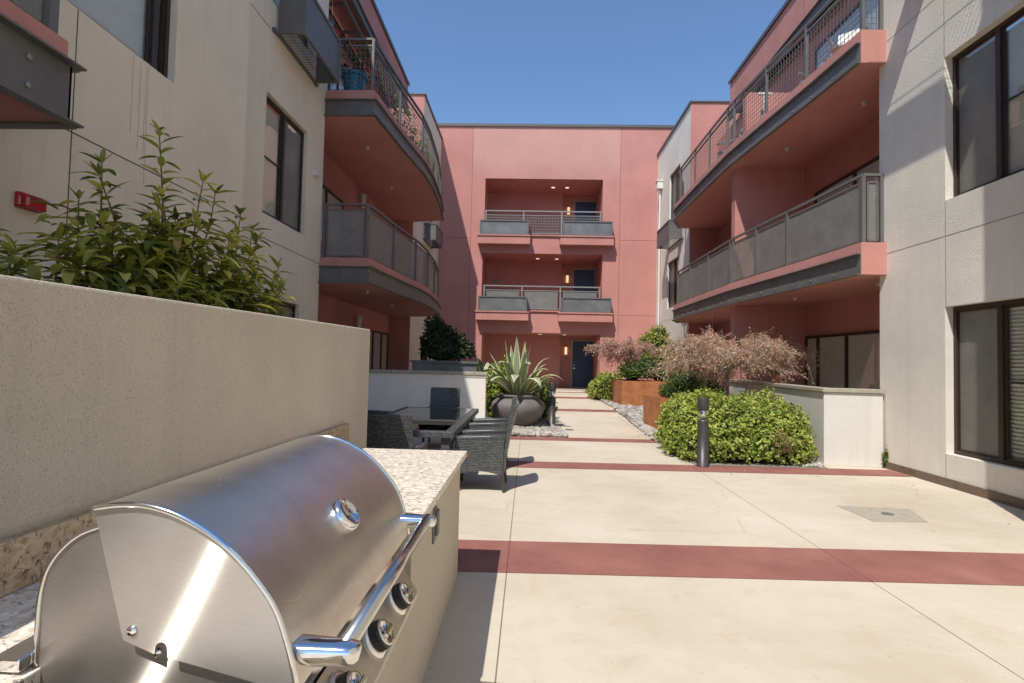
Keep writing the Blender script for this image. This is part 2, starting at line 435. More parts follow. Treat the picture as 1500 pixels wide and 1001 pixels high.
# ------------------------------------------------------------------ mesh builder
class MB:
    def __init__(self, xf=None):
        self.v, self.f, self.mi, self.sm = [], [], [], []
        self.xf = xf
        self.m = 0
        self.s = False
    def add(self, vs, fs):
        o = len(self.v)
        for p in vs:
            self.v.append(self.xf(*p) if self.xf else tuple(p))
        for f in fs:
            self.f.append([i + o for i in f]); self.mi.append(self.m); self.sm.append(self.s)
        return self
    def box(self, x0, x1, y0, y1, z0, z1):
        vs = [(x, y, z) for z in (z0, z1) for y in (y0, y1) for x in (x0, x1)]
        return self.add(vs, [(0, 2, 3, 1), (4, 5, 7, 6), (0, 1, 5, 4), (2, 6, 7, 3), (0, 4, 6, 2), (1, 3, 7, 5)])
    def quad(self, a, b, c, d):
        return self.add([a, b, c, d], [(0, 1, 2, 3)])
    def prism(self, pts, z0, z1):
        n = len(pts)
        z0f = z0 if callable(z0) else (lambda x, y: z0)
        z1f = z1 if callable(z1) else (lambda x, y: z1)
        vs = [(x, y, z0f(x, y)) for x, y in pts] + [(x, y, z1f(x, y)) for x, y in pts]
        fs = [tuple(range(n - 1, -1, -1)), tuple(range(n, 2 * n))]
        fs += [(i, (i + 1) % n, (i + 1) % n + n, i + n) for i in range(n)]
        return self.add(vs, fs)
    def bar(self, a, b, w, h=None, up=(0, 0, 1)):
        """square-section bar from a to b"""
        a, b = Vector(a), Vector(b); h = h or w
        d = (b - a)
        if d.length < 1e-6: return self
        d.normalize(); up = Vector(up)
        if abs(d.dot(up)) > .98: up = Vector((0, 1, 0))
        s = d.cross(up).normalized(); u = s.cross(d).normalized()
        vs = []
        for p in (a, b):
            for i, j in ((-1, -1), (1, -1), (1, 1), (-1, 1)):
                vs.append(tuple(p + s * (i * w / 2) + u * (j * h / 2)))
        return self.add(vs, [(0, 1, 2, 3), (7, 6, 5, 4), (0, 4, 5, 1), (1, 5, 6, 2), (2, 6, 7, 3), (3, 7, 4, 0)])
    def tube(self, pts, r, n=8, caps=True):
        pts = [Vector(p) for p in pts]
        rs = r if isinstance(r, (list, tuple)) else [r] * len(pts)
        vs, fs = [], []
        t0 = (pts[1] - pts[0]).normalized()
        ref = Vector((0, 0, 1)) if abs(t0.z) < .9 else Vector((1, 0, 0))
        u = t0.cross(ref).normalized()
        for i, p in enumerate(pts):
            t = (pts[min(i + 1, len(pts) - 1)] - pts[max(i - 1, 0)]).normalized()
            u = (u - t * u.dot(t)).normalized(); w = t.cross(u)
            for k in range(n):
                a = 2 * PI * k / n
                vs.append(tuple(p + (u * math.cos(a) + w * math.sin(a)) * rs[i]))
        for i in range(len(pts) - 1):
            for k in range(n):
                fs.append((i * n + k, i * n + (k + 1) % n, (i + 1) * n + (k + 1) % n, (i + 1) * n + k))
        if caps:
            fs.append(tuple(range(n - 1, -1, -1))); fs.append(tuple((len(pts) - 1) * n + k for k in range(n)))
        return self.add(vs, fs)
    def lathe(self, prof, n=32, c=(0, 0, 0), axis=None):
        """prof: (r, h) pairs; axis: direction of h"""
        q = Vector(axis).to_track_quat('Z', 'Y') if axis else None
        vs, fs = [], []
        for r, h in prof:
            for k in range(n):
                a = 2 * PI * k / n
                p = Vector((r * math.cos(a), r * math.sin(a), h))
                if q: p = q @ p
                vs.append((p.x + c[0], p.y + c[1], p.z + c[2]))
        for i in range(len(prof) - 1):
            for k in range(n):
                fs.append((i * n + k, i * n + (k + 1) % n, (i + 1) * n + (k + 1) % n, (i + 1) * n + k))
        if prof[0][0] > 1e-4: fs.append(tuple(range(n - 1, -1, -1)))
        if prof[-1][0] > 1e-4: fs.append(tuple((len(prof) - 1) * n + k for k in range(n)))
        return self.add(vs, fs)
    def build(self, name, mats, parent=None, bevel=0, smooth=False):
        me = bpy.data.meshes.new(name)
        off = Vector((0, 0, 0))
        if parent is not None:
            off = parent_off(parent)
        vs = [(x - off.x, y - off.y, z - off.z) for x, y, z in self.v] if off.length else self.v
        me.from_pydata(vs, [], self.f)
        mats = mats if isinstance(mats, (list, tuple)) else [mats]
        for m in mats: me.materials.append(M[m] if isinstance(m, str) else m)
        me.polygons.foreach_set('material_index', self.mi)
        me.polygons.foreach_set('use_smooth', [smooth or s for s in self.sm])
        me.validate(); me.update()
        o = bpy.data.objects.new(name, me)
        COL.objects.link(o)
        if parent is not None: o.parent = parent
        if bevel:
            b = o.modifiers.new('bevel', 'BEVEL'); b.width = bevel; b.segments = 2; b.limit_method = 'ANGLE'; b.angle_limit = .7
        return o

OFF = {}
def parent_off(o):
    while o.parent is not None: o = o.parent
    return OFF.get(o.name, Vector((0, 0, 0)))

def thing(name, label, cat, loc=(0, 0, 0), group=None, local=False):
    """Empty at the base of a thing; with local=True its parts are modelled around the origin"""
    o = bpy.data.objects.new(name, None); COL.objects.link(o)
    o.empty_display_size = .2
    o.location = loc
    o['label'] = label; o['category'] = cat
    if group: o['group'] = group
    OFF[o.name] = Vector((0, 0, 0)) if local else Vector(loc)
    return o
def tag(o, label, cat, group=None):
    o['label'] = label; o['category'] = cat
    if group: o['group'] = group
    return o
def structure(o):
    o['kind'] = 'structure'; return o
def copy_tree(o, parent=None):
    c = o.copy(); COL.objects.link(c); c.parent = parent
    for ch in list(o.children): copy_tree(ch, c)
    return c

def lerp(a, b, t): return a + (b - a) * t
def polyline_sample(pts, step):
    out = []
    for (a, b) in zip(pts[:-1], pts[1:]):
        a, b = Vector(a), Vector(b); n = max(1, round((b - a).length / step))
        for i in range(n): out.append(a.lerp(b, i / n))
    out.append(Vector(pts[-1])); return out

# ------------------------------------------------------------------ ground
def gz(y):
    return 0.0 if y < 13 else (.03 * (y - 13) if y < 22 else .27)

mb = MB()
ys = [-250, -20, 0, 5, 9, 13, 14.5, 16, 17.5, 19, 20.5, 22, 25, 30, 60, 250]
for a, b in zip(ys[:-1], ys[1:]):
    mb.quad((-250, a, gz(a)), (250, a, gz(a)), (250, b, gz(b)), (-250, b, gz(b)))
structure(mb.build('ground', 'concrete'))

def band(x0, x1, y0, y1, sl=.026, xr=0):
    mb = MB()
    n = 12
    for i in range(n):
        a, b = lerp(x0, x1, i / n), lerp(x0, x1, (i + 1) / n)
        f = lambda x, y: (x, y + sl * (x - xr), gz(y + sl * (x - xr)) + .004)
        mb.quad(f(a, y0), f(b, y0), f(b, y1), f(a, y1))
    return structure(mb.build('paving_band', 'band'))
band(-.9, 5.0, 4.08, 4.79)
band(-5, 5.78, 8.07, 8.58)
band(-.95, 2.72, 10.89, 11.36)
band(.55, 2.80, 16.35, 16.95, .02)
band(.45, 2.70, 20.3, 21.0, .02)
band(.35, 2.60, 23.3, 23.8, .02)
mb = MB()
mb.prism([(3.62, 6.38), (4.42, 6.33), (4.24, 5.80), (3.66, 5.77)], -.02, .005)
structure(mb.build('paving_patch', 'plate'))
t = thing('floor_drain', 'small round dark drain cap in a grey patch of the tan paving', 'drain', (4.0, 6.07, .005))
mb = MB(); mb.lathe([(.06, 0), (.06, .006), (.045, .009)], 20, (4.0, 6.07, .005)); mb.build('rim', 'zinc', t)
mb = MB(); mb.lathe([(.045, .004), (.0, .0095)], 16, (4.0, 6.07, .006)); mb.build('cap', 'bollard', t)
t = thing('path_drain', 'small dark round drain cap in the pale path near the doorway', 'drain', (1.0, 12.7, 0))
mb = MB(); mb.lathe([(.10, 0), (.10, .008), (.07, .010)], 20, (1.0, 12.7, .004)); mb.build('rim', 'zinc', t)
mb = MB(); mb.lathe([(.07, .004), (.0, .0115)], 16, (1.0, 12.7, .005)); mb.build('cap', 'bollard', t)

# gravel beds with loose stones
RBED = [(2.70, 8.66), (2.68, 11.2), (2.74, 13.2), (2.80, 17.8), (2.62, 20.9), (2.55, 25.1), (5.9, 25.1), (5.0, 13.5), (4.86, 9.05), (4.80, 8.66)]
LBED = [(-.93, 11.38), (.84, 11.42), (.70, 13.2), (.62, 16), (.50, 22), (.4, 25.1), (-4.3, 25.1), (-4.3, 13.2), (-.93, 12.3)]
for nm, P in (('gravel_bed', RBED), ('gravel_bed', LBED)):
    # split along y so the bed follows the ramp
    mb = MB()
    def clip(P, y0, y1):
        for sgn, lim in ((1, y0), (-1, y1)):
            out = []
            for i in range(len(P)):
                a, b = P[i], P[(i + 1) % len(P)]
                da, db = sgn * (a[1] - lim), sgn * (b[1] - lim)
                if da >= 0: out.append(a)
                if (da > 0) != (db > 0) and abs(da - db) > 1e-9:
                    t_ = da / (da - db); out.append((a[0] + (b[0] - a[0]) * t_, a[1] + (b[1] - a[1]) * t_))
            P = out
            if len(P) < 3: return []
        return P
    for y0, y1 in ((0, 13), (13, 22), (22, 30)):
        Q = clip(P, y0, y1)
        if len(Q) > 2: mb.add([(x, y, gz(y) + .008) for x, y in Q], [tuple(range(len(Q)))])
    structure(mb.build(nm, 'gravelbase'))

def inside(P, x, y):
    c = False
    for i in range(len(P)):
        (x1, y1), (x2, y2) = P[i], P[i - 1]
        if (y1 > y) != (y2 > y) and x < (x2 - x1) * (y - y1) / (y2 - y1) + x1: c = not c
    return c
ICO = None
def ico():
    global ICO
    if ICO is None:
        g = (1 + 5 ** .5) / 2
        vs = [Vector(p).normalized() for p in [(-1, g, 0), (1, g, 0), (-1, -g, 0), (1, -g, 0), (0, -1, g), (0, 1, g), (0, -1, -g), (0, 1, -g), (g, 0, -1), (g, 0, 1), (-g, 0, -1), (-g, 0, 1)]]
        fs = [(0, 11, 5), (0, 5, 1), (0, 1, 7), (0, 7, 10), (0, 10, 11), (1, 5, 9), (5, 11, 4), (11, 10, 2), (10, 7, 6), (7, 1, 8), (3, 9, 4), (3, 4, 2), (3, 2, 6), (3, 6, 8), (3, 8, 9), (4, 9, 5), (2, 4, 11), (6, 2, 10), (8, 6, 7), (9, 8, 1)]
        nf, cache = [], {}
        def mid(a, b):
            k = (min(a, b), max(a, b))
            if k not in cache:
                vs.append(((vs[a] + vs[b]) / 2).normalized()); cache[k] = len(vs) - 1
            return cache[k]
        for a, b, c in fs:
            x, y, z = mid(a, b), mid(b, c), mid(c, a)
            nf += [(a, x, z), (b, y, x), (c, z, y), (x, y, z)]
        ICO = (vs, nf)
    return ICO
def stone(mb, x, y, z, s):
    vs, fs = ico()
    q = Matrix.Rotation(uni(0, 6.28), 3, 'Z') @ Matrix.Rotation(uni(-.3, .3), 3, 'X')
    sx, sy, sz = s * uni(.8, 1.35), s * uni(.7, 1.0), s * uni(.45, .75)
    sd = Vector((uni(0, 99), uni(0, 99), uni(0, 99)))
    out = []
    for p in vs:
        k = 1 + .22 * noise.noise(p * 1.3 + sd)
        w = q @ Vector((p.x * sx * k, p.y * sy * k, p.z * sz * k))
        out.append((x + w.x, y + w.y, z + w.z))
    mb.add(out, fs)
mb = MB(); mb.s = True
def scatter(P, x0, x1, y0, y1, n, s0, s1):
    for i in range(n):
        x, y = uni(x0, x1), uni(y0, y1)
        if inside(P, x, y):
            s = uni(s0, s1); stone(mb, x, y, gz(y) + s * .35 + uni(0, .02), s)
scatter(LBED, -.92, .84, 11.40, 12.6, 620, .045, .085)
scatter(LBED, -.9, .8, 12.6, 15.5, 330, .045, .08)
scatter(RBED, 2.60, 3.3, 10.2, 14.5, 700, .035, .085)
scatter(RBED, 2.55, 4.3, 14.3, 17.9, 620, .05, .10)
scatter(RBED, 2.5, 3.3, 17.6, 22, 240, .05, .09)
scatter(RBED, 4.3, 4.86, 8.68, 9.3, 60, .03, .05)
o = mb.build('river_stones', 'stone'); o['kind'] = 'stuff'

# ------------------------------------------------------------------ walls with openings
def wall_face(mb, u0, u1, z0, z1, holes, depth=.18, w=0.0):
    """local frame (u, w, z): face at w with rectangular openings and reveals going back by depth"""
    us = sorted({u0, u1, *[h[0] for h in holes], *[h[1] for h in holes]})
    zs = sorted({z0, z1, *[h[2] for h in holes], *[h[3] for h in holes]})
    us = [u for u in us if u0 <= u <= u1]; zs = [z for z in zs if z0 <= z <= z1]
    for a, b in zip(us[:-1], us[1:]):
        for c, d in zip(zs[:-1], zs[1:]):
            mu, mz = (a + b) / 2, (c + d) / 2
            if any(h[0] < mu < h[1] and h[2] < mz < h[3] for h in holes): continue
            mb.quad((a, w, c), (b, w, c), (b, w, d), (a, w, d))
    for h in holes:
        a, b, c, d = h[:4]; e = w - (h[4] if len(h) > 4 else depth)
        if e >= w: continue
        mb.quad((a, w, c), (a, e, c), (a, e, d), (a, w, d)); mb.quad((b, w, c), (b, w, d), (b, e, d), (b, e, c))
        mb.quad((a, w, d), (a, e, d), (b, e, d), (b, w, d)); mb.quad((a, w, c), (b, w, c), (b, e, c), (a, e, c))

LEFT = lambda X: (lambda u, w, z: (X + w, u, z))
RIGHT = lambda X: (lambda u, w, z: (X - w, u, z))
FRONT = lambda Y: (lambda u, w, z: (u, Y - w, z))

def window(root, xf, a, b, c, d, depth=.15, screen_side=0, mull=.5, blinds=True, muntin=True):
    """part window (frame) with sub-parts sash, pane, insect_screen, blind"""
    fw = .055; e = -depth
    mb = MB(xf)
    mb.box(a + .003, b - .003, e - .05, e + .03, c + .003, c + fw); mb.box(a + .003, b - .003, e - .05, e + .03, d - fw, d - .003)
    mb.box(a + .003, a + fw, e - .05, e + .03, c + fw, d - fw); mb.box(b - fw, b - .003, e - .05, e + .03, c + fw, d - fw)
    m = lerp(a, b, mull)
    mb.box(m - .035, m + .035, e - .05, e + .035, c + fw, d - fw)
    f = mb.build('window', 'darkframe', root)
    halves = [(a + fw, m - .035), (m + .035, b - fw)]
    for i, (p, q) in enumerate(halves):
        g = MB(xf); g.quad((p, e - .02, c + fw), (q, e - .02, c + fw), (q, e - .02, d - fw), (p, e - .02, d - fw)); g.build('pane', 'glass', f)
        s = MB(xf); t = .028
        s.box(p, q, e - .018, e + .006, c + fw, c + fw + t); s.box(p, q, e - .018, e + .006, d - fw - t, d - fw)
        s.box(p, p + t, e - .018, e + .006, c + fw + t, d - fw - t); s.box(q - t, q, e - .018, e + .006, c + fw + t, d - fw - t)
        if muntin and i != screen_side:
            zm = (c + d) / 2; s.box(p + t, q - t, e - .018, e + .002, zm - .012, zm + .012)
        s.build('sash', 'darkframe', f)
        if i == screen_side:
            k = MB(xf); k.quad((p + t, e + .002, c + fw + t), (q - t, e + .002, c + fw + t), (q - t, e + .002, d - fw - t), (p + t, e + .002, d - fw - t)); k.build('insect_screen', 'screen', f)
    if blinds:
        k = MB(xf); n = int((d - c - .12) / .05)
        for i in range(n):
            z = c + .06 + i * .05
            k.quad((a + .04, e - .075, z), (b - .04, e - .075, z), (b - .04, e - .05, z + .046), (a + .04, e - .05, z + .046))
        k.build('blind', 'blind', f)
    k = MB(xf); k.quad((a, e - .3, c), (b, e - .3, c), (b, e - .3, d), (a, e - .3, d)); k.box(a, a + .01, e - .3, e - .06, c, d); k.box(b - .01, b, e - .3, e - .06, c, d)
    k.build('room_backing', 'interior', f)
    return f

def slider(root, xf, a, b, c, d, cuts, w=0.0, vblind=True):
    """sliding glass door standing on the face w, with vertical blinds behind the glass"""
    fw = .06
    mb = MB(xf)
    mb.box(a, b, w - .02, w + .05, d - fw, d); mb.box(a, b, w - .02, w + .05, c, c + .05)
    mb.box(a, a + fw, w - .02, w + .05, c + .05, d - fw); mb.box(b - fw, b, w - .02, w + .05, c + .05, d - fw)
    for m in cuts: mb.box(m - .04, m + .04, w - .02, w + .055, c + .05, d - fw)
    f = mb.build('sliding_door', 'darkframe', root)
    ed = [a + fw] + [m for m in cuts] + [b - fw]
    for p, q in zip(ed[:-1], ed[1:]):
        g = MB(xf); g.quad((p, w + .03, c + .05), (q, w + .03, c + .05), (q, w + .03, d - fw), (p, w + .03, d - fw)); g.build('pane', 'glass', f)
    if vblind:
        k = MB(xf); n = int((b - a) / .095)
        for i in range(n):
            u = a + .06 + i * .095
            k.quad((u, w + .006, c + .07), (u + .085, w + .016, c + .07), (u + .085, w + .016, d - fw), (u, w + .006, d - fw))
        k.build('blind', 'blind', f)
    return f

def window_box(root, xf, a, b, z0, z1, prot, grid=True):
    """projecting steel planter frame under a window: frame, sheet front, wire-grid bottom"""
    mb = MB(xf); t = .05
    for z in (z0, z1 - t):
        mb.box(a, b, prot - t, prot, z, z + t); mb.box(a, a + t, 0.003, prot - t, z, z + t); mb.box(b - t, b, 0.003, prot - t, z, z + t)
        mb.box(a + t, b - t, 0.003, t, z, z + t)
    for u in (a, b - t): mb.box(u, u + t, prot - t, prot, z0 + t, z1 - t)
    mb.box(a - .10, a, 0.003, .06, z0 - .02, z0 + .04); mb.box(b, b + .10, 0.003, .06, z0 - .02, z0 + .04)
    f = mb.build('window_box', 'steelpaint', root)
    k = MB(xf); k.box(a + t, b - t, prot - .035, prot - .025, z0 + t, z1 - t); k.build('front_panel', 'steelpaint', f)
    for u in (a + .02, b - .03):
        k = MB(xf); k.box(u, u + .01, t, prot - t, z0 + t, z1 - t); k.build('side_panel', 'steelpaint', f)
    k = MB(xf)
    u = a + t
    while u < b - t:
        k.box(u, u + .005, t, prot - t, z0 + .01, z0 + .015); u += .085
    w = t
    while w < prot - t:
        k.box(a + t, b - t, w, w + .006, z0 + .016, z0 + .022); w += .17
    k.build('wire_grid', 'steelpaint', f)
    return f

def offset_poly(P, d):
    """offset an open polyline to its right by d"""
    out = []
    for i in range(len(P)):
        a = Vector(P[max(i - 1, 0)]); b = Vector(P[min(i + 1, len(P) - 1)]); p = Vector(P[i])
        n1 = None
        ns = []
        if i > 0:
            e = (p - Vector(P[i - 1])).normalized(); ns.append(Vector((e.y, -e.x)))
        if i < len(P) - 1:
            e = (Vector(P[i + 1]) - p).normalized(); ns.append(Vector((e.y, -e.x)))
        n = sum(ns, Vector((0, 0))) / len(ns); k = 1 / max(.5, n.length_squared) if len(ns) == 2 else 1
        out.append(tuple(p + n * d * k))
    return out

def strip(mb, P, d0, d1, z0, z1):
    A, B = offset_poly(P, d0), offset_poly(P, d1)
    vs = [(x, y, z0) for x, y in A] + [(x, y, z1) for x, y in A] + [(x, y, z0) for x, y in B] + [(x, y, z1) for x, y in B]
    n = len(P); fs = []
    for i in range(n - 1):
        fs += [(i, i + 1, n + i + 1, n + i), (2 * n + i, 3 * n + i, 3 * n + i + 1, 2 * n + i + 1),
               (n + i, n + i + 1, 3 * n + i + 1, 3 * n + i), (i, 2 * n + i, 2 * n + i + 1, i + 1)]
    fs += [(0, n, 3 * n, 2 * n), (n - 1, 3 * n - 1, 4 * n - 1, 2 * n - 1)]
    mb.add(vs, fs)

def balcony(root, plan, closing, zb, zt, side, fas_from=0, style='panel', posts=(), rail_h=1.15, rail_plan=None):
    """plan: outer edge from near to far.  side=+1 when the outside is on the right of the direction of travel"""
    mb = MB()
    mb.prism(plan + closing, zb, zt)
    slab = mb.build('balcony', 'pinkslab', root)
    F = plan[fas_from:]
    s = side
    mb = MB()
    strip(mb, F, 0.003 * s, .015 * s, zb - .01, zb + .345)
    strip(mb, F, .015 * s, .075 * s, zb - .01, zb + .005); strip(mb, F, .015 * s, .075 * s, zb + .33, zb + .345)
    mb.m = 1
    L = polyline_sample(F, .62)
    for i, p in enumerate(L):
        if i == 0: continue
        q = offset_poly([tuple(L[i - 1]), tuple(p)], .02 * s)[1]
        dirv = (p - L[i - 1]).normalized(); nrm = Vector((dirv.y, -dirv.x)) * s
        for z in (zb + .09, zb + .25):
            mb.lathe([(.016, 0), (.016, .02)], 6, (q[0], q[1], z), (nrm.x, nrm.y, 0))
    mb.build('steel_channel', ['steelpaint', 'bolt'], slab)
    R = offset_poly(rail_plan or plan, -.09 * s)
    top = zt + rail_h
    # posts at given fractions along the rail, always at the corners
    pts = [Vector(p) for p in R]
    seg = [0]
    for a, b in zip(pts[:-1], pts[1:]): seg.append(seg[-1] + (b - a).length)
    def at(d):
        for i in range(len(pts) - 1):
            if d <= seg[i + 1] + 1e-6:
                return pts[i].lerp(pts[i + 1], (d - seg[i]) / (seg[i + 1] - seg[i]))
        return pts[-1]
    ds = sorted(set([round(x, 3) for x in [0.03, seg[1], seg[-1]] + [p * seg[-1] for p in posts]]))
    mb = MB()
    dense = [at(x) for x in sorted(set(seg + ds))]
    for a, b in zip(dense[:-1], dense[1:]):
        mb.bar((a.x, a.y, top), (b.x, b.y, top), .055, .045)
        if style == 'grid': mb.bar((a.x, a.y, top - .14), (b.x, b.y, top - .14), .035, .035)
    mb.build('handrail', 'steelpaint', slab)
    for d in ds:
        p = at(d); mb = MB(); mb.box(p.x - .027, p.x + .027, p.y - .027, p.y + .027, zt, top - .0225); mb.build('post', 'steelpaint', slab)
    for d0, d1 in zip(ds[:-1], ds[1:]):
        if d1 - d0 < .2: continue
        mid = [x for x in seg if d0 + .05 < x < d1 - .05]
        Q = [at(d0 + .07)] + [at(x) for x in mid] + [at(d1 - .07)]
        if style == 'panel':
            mb = MB()
            for a, b in zip(Q[:-1], Q[1:]):
                mb.m = 0
                mb.quad((a.x, a.y, zt + .06), (b.x, b.y, zt + .06), (b.x, b.y, top - .13), (a.x, a.y, top - .13))
                mb.m = 1
                mb.bar((a.x, a.y, zt + .05), (b.x, b.y, zt + .05), .03); mb.bar((a.x, a.y, top - .12), (b.x, b.y, top - .12), .03)
            for a in (Q[0], Q[-1]): mb.bar((a.x, a.y, zt + .065), (a.x, a.y, top - .135), .03)
            mb.build('perforated_panel', ['perf', 'steelpaint'], slab)
        else:
            mb = MB()
            L2 = polyline_sample([tuple(q) for q in Q], .10)
            for q in L2: mb.bar((q.x, q.y, zt + .05), (q.x, q.y, top - .15), .008)
            z = zt + .06
            while z < top - .15:
                for a, b in zip(Q[:-1], Q[1:]): mb.bar((a.x, a.y, z), (b.x, b.y, z), .008)
                z += .10
            mb.build('wire_mesh', 'steelpaint', slab)
    return slab

def sprinkler(root, x, y, z):
    mb = MB(); mb.lathe([(.045, 0), (.045, -.012), (.014, -.014), (.012, -.05), (.035, -.052), (.035, -.058)], 10, (x, y, z)); mb.build('sprinkler_head', 'white', root)

def coping(root, xf, u0, u1, z, w0=-.25, w1=.05):
    mb = MB(xf); mb.box(u0, u1, w0, w1, z, z + .05); mb.box(u0, u1, w1 - .012, w1 + .003, z - .07, z); mb.build('coping', 'coping', root)

Z2, Z2B, Z3, Z3B = 3.68, 3.15, 7.25, 6.69
ROOF = 11.2

# ================================================================== LEFT BUILDING
LB = thing('apartment_building', 'beige and terracotta apartment block on the shaded left side of the courtyard', 'building', (-4.42, 9, 0))
xa = LEFT(-3.95); xb = LEFT(-4.42); xr = LEFT(-5.2)
mb = MB(xa)
W1 = (4.05, 5.62, 4.55, 6.4)
ROOFA = 10.4
wall_face(mb, -9, 7.08, 0, ROOFA, [W1], .14)
mb.m = 1
for z in (3.47,):
    mb.box(-9, 7.08, 0, .002, z - .006, z + .006)
for u in (4.42 - .05, 1.0):
    mb.box(u - .005, u + .005, 0, .0022, 0, W1[2] - .01) if u > 4 else mb.box(u - .005, u + .005, 0, .0022, 0, ROOFA)
mb.m = 0
mb.quad((7.08, 0, 0), (7.08, -.47, 0), (7.08, -.47, ROOFA), (7.08, 0, ROOFA))
mb.quad((-9, 0, 0), (-9, -8, 0), (-9, -8, ROOFA), (-9, 0, ROOFA))
mb.quad((-9, 0, ROOFA), (7.08, 0, ROOFA), (7.08, -8, ROOFA), (-9, -8, ROOFA))
mb.xf = xb
WB = (8.52, 10.15, 3.95, 5.97); WL = (8.50, 10.06, .55, 2.58); WT = (8.56, 10.15, 7.55, 9.6)
wall_face(mb, 7.08, 10.97, 0, ROOF, [WB, WL, WT], .12)
mb.m = 1
mb.box(7.08, 10.97, 0, .002, 3.53, 3.542); mb.box(7.08, 8.56, 0, .002, 7.04, 7.052)
mb.m = 0
mb.quad((10.97, 0, 0), (10.97, -.78, 0), (10.97, -.78, ROOF), (10.97, 0, ROOF))
LBW = mb.build('wall', ['beige', 'joint'], LB)
mb = MB(xb)
wall_face(mb, 19.6, 25.2, 0, 7.3, [(21.7, 23.2, .5, 2.45), (21.7, 23.2, 4.0, 5.95)], .12)
wall_face(mb, 21.0, 25.2, 7.3, 12.25, [(22.2, 23.6, 7.6, 9.5)], .12)
LBW = mb.build('wall', ['beige', 'joint'], LB)
# red recess walls
mb = MB()
mb.quad((-5.2, 10.97, 0), (-5.2, 19.6, 0), (-5.2, 19.6, 10.3), (-5.2, 10.97, 10.3))
mb.quad((-5.2, 19.6, 0), (-4.42, 19.6, 0), (-4.42, 19.6, 7.3), (-5.2, 19.6, 7.3))
mb.quad((-8, 21.0, 7.3), (-4.42, 21.0, 7.3), (-4.42, 21.0, 12.25), (-8, 21.0, 12.25))
mb.box(-5.3, -4.42, 10.975, 18.2, 10.36, ROOF)
mb.quad((-5.19, 10.98, 10.36), (-5.19, 19.5, 10.36), (-12, 19.5, 10.36), (-12, 10.98, 10.36))
mb.quad((-5.2, 18.2, 7.3), (-12, 18.2, 7.3), (-12, 18.2, ROOF), (-5.2, 18.2, ROOF))
mb.build('recess_wall', 'pink', LB)
mb = MB(); mb.box(-4.43, -4.40, 11.0, 18.2, 10.06, 10.35); mb.box(-4.40, -4.34, 11.0, 18.2, 10.06, 10.075); mb.box(-4.40, -4.34, 11.0, 18.2, 10.335, 10.35)
for y in (12.5, 14, 15.5, 17): mb.box(-4.40, -4.37, y - .02, y + .02, 10.36, 10.40)
mb.build('roof_channel', 'steelpaint', LB)
mb = MB()
for X in (-4.52, -5.05): mb.bar((X, 11.05, 9.95), (X, 15.5, 9.95), .07)
y = 11.1
while y < 15.6:
    mb.bar((-4.52, y, 9.95), (-5.15, y, 9.95), .06); y += 1.08
mb.bar((-4.52, 11.1, 9.93), (-5.15, 11.1, 9.3), .05)
mb.build('trellis', 'steelpaint', LB)
coping(LB, xa, -9, 7.1, ROOFA); coping(LB, xb, 7.1, 18.25, ROOF, -.9); coping(LB, xb, 21, 25.2, 12.25)
mb = MB(); mb.box(-8, -4.36, 20.95, 21.2, 12.255, 12.30); mb.build('coping', 'coping', LB)
window(LB, xa, *W1, .11, 2, .86, True, False)
window(LB, xb, *WB, .10, 1); window(LB, xb, *WL, .10, 1); window(LB, xb, *WT, .10, 1)
for z0, z1 in ((.5, 2.45), (4.0, 5.95)): window(LB, xb, 21.7, 23.2, z0, z1, .10, 1)
window(LB, xb, 22.2, 23.6, 7.6, 9.5, .10, 1)
window_box(LB, xb, 8.70, 10.34, 7.06, 7.92, .53)
window_box(LB, xb, 21.6, 23.3, 6.5, 7.2, .5)
LPLAN = [(-4.42, 10.97), (-3.37, 10.95), (-3.19, 13.0), (-3.02, 14.5), (-3.0, 15.6), (-3.10, 17.6), (-3.28, 19.3)]
LCLOSE = [(-4.42, 19.55), (-5.19, 19.55), (-5.19, 11.02), (-4.42, 11.02)]
b2 = balcony(LB, LPLAN, LCLOSE, Z2B, Z2, 1, 0, 'panel', [.28, .46, .63, .80])
b3 = balcony(LB, LPLAN, LCLOSE, Z3B, Z3, 1, 0, 'grid', [.30, .50, .70, .85])
for (x, y) in ((-4.0, 12.6), (-4.2, 15.6)):
    sprinkler(b3, x, y, Z3B); sprinkler(b2, x + .2, y - .3, Z2B)
slider(LB, xr, 12.0, 14.3, 3.7, 5.85, [13.1])
slider(LB, xr, 16.4, 19.4, .03, 2.5, [17.5, 18.5])
slider(LB, xr, 12.2, 15.0, 7.27, 9.4, [13.6])
# balcony at the near end of the block, mostly out of frame
NP = [(-3.20, -1.5), (-3.20, 3.52), (-3.95, 3.52)]
mb = MB(); mb.box(-3.949, -3.22, -1.5, 3.50, Z2B + .02, Z2 + .05); nb = mb.build('balcony', 'pinkslab', LB)
mb = MB(); mb.box(-3.218, -3.20, -1.5, 3.52, Z2B, Z2B + .42); mb.box(-3.20, -3.13, -1.5, 3.56, Z2B, Z2B + .015); mb.box(-3.20, -3.13, -1.5, 3.56, Z2B + .405, Z2B + .42)
mb.box(-3.94, -3.20, 3.503, 3.52, Z2B, Z2B + .42); mb.box(-3.94, -3.20, 3.521, 3.58, Z2B, Z2B + .015); mb.box(-3.94, -3.20, 3.521, 3.58, Z2B + .405, Z2B + .42)
mb.m = 1
for y in (2.2, 2.75, 3.2):
    for z in (.12, .30): mb.lathe([(.02, 0), (.02, .014), (.0, .02)], 8, (-3.2, y, Z2B + z), (1, 0, 0))
mb.build('steel_channel', ['steelpaint', 'bolt'], nb)
mb = MB(); mb.box(-3.32, -3.25, 3.38, 3.45, Z2 + .05, 4.85); mb.build('post', 'steelpaint', nb)
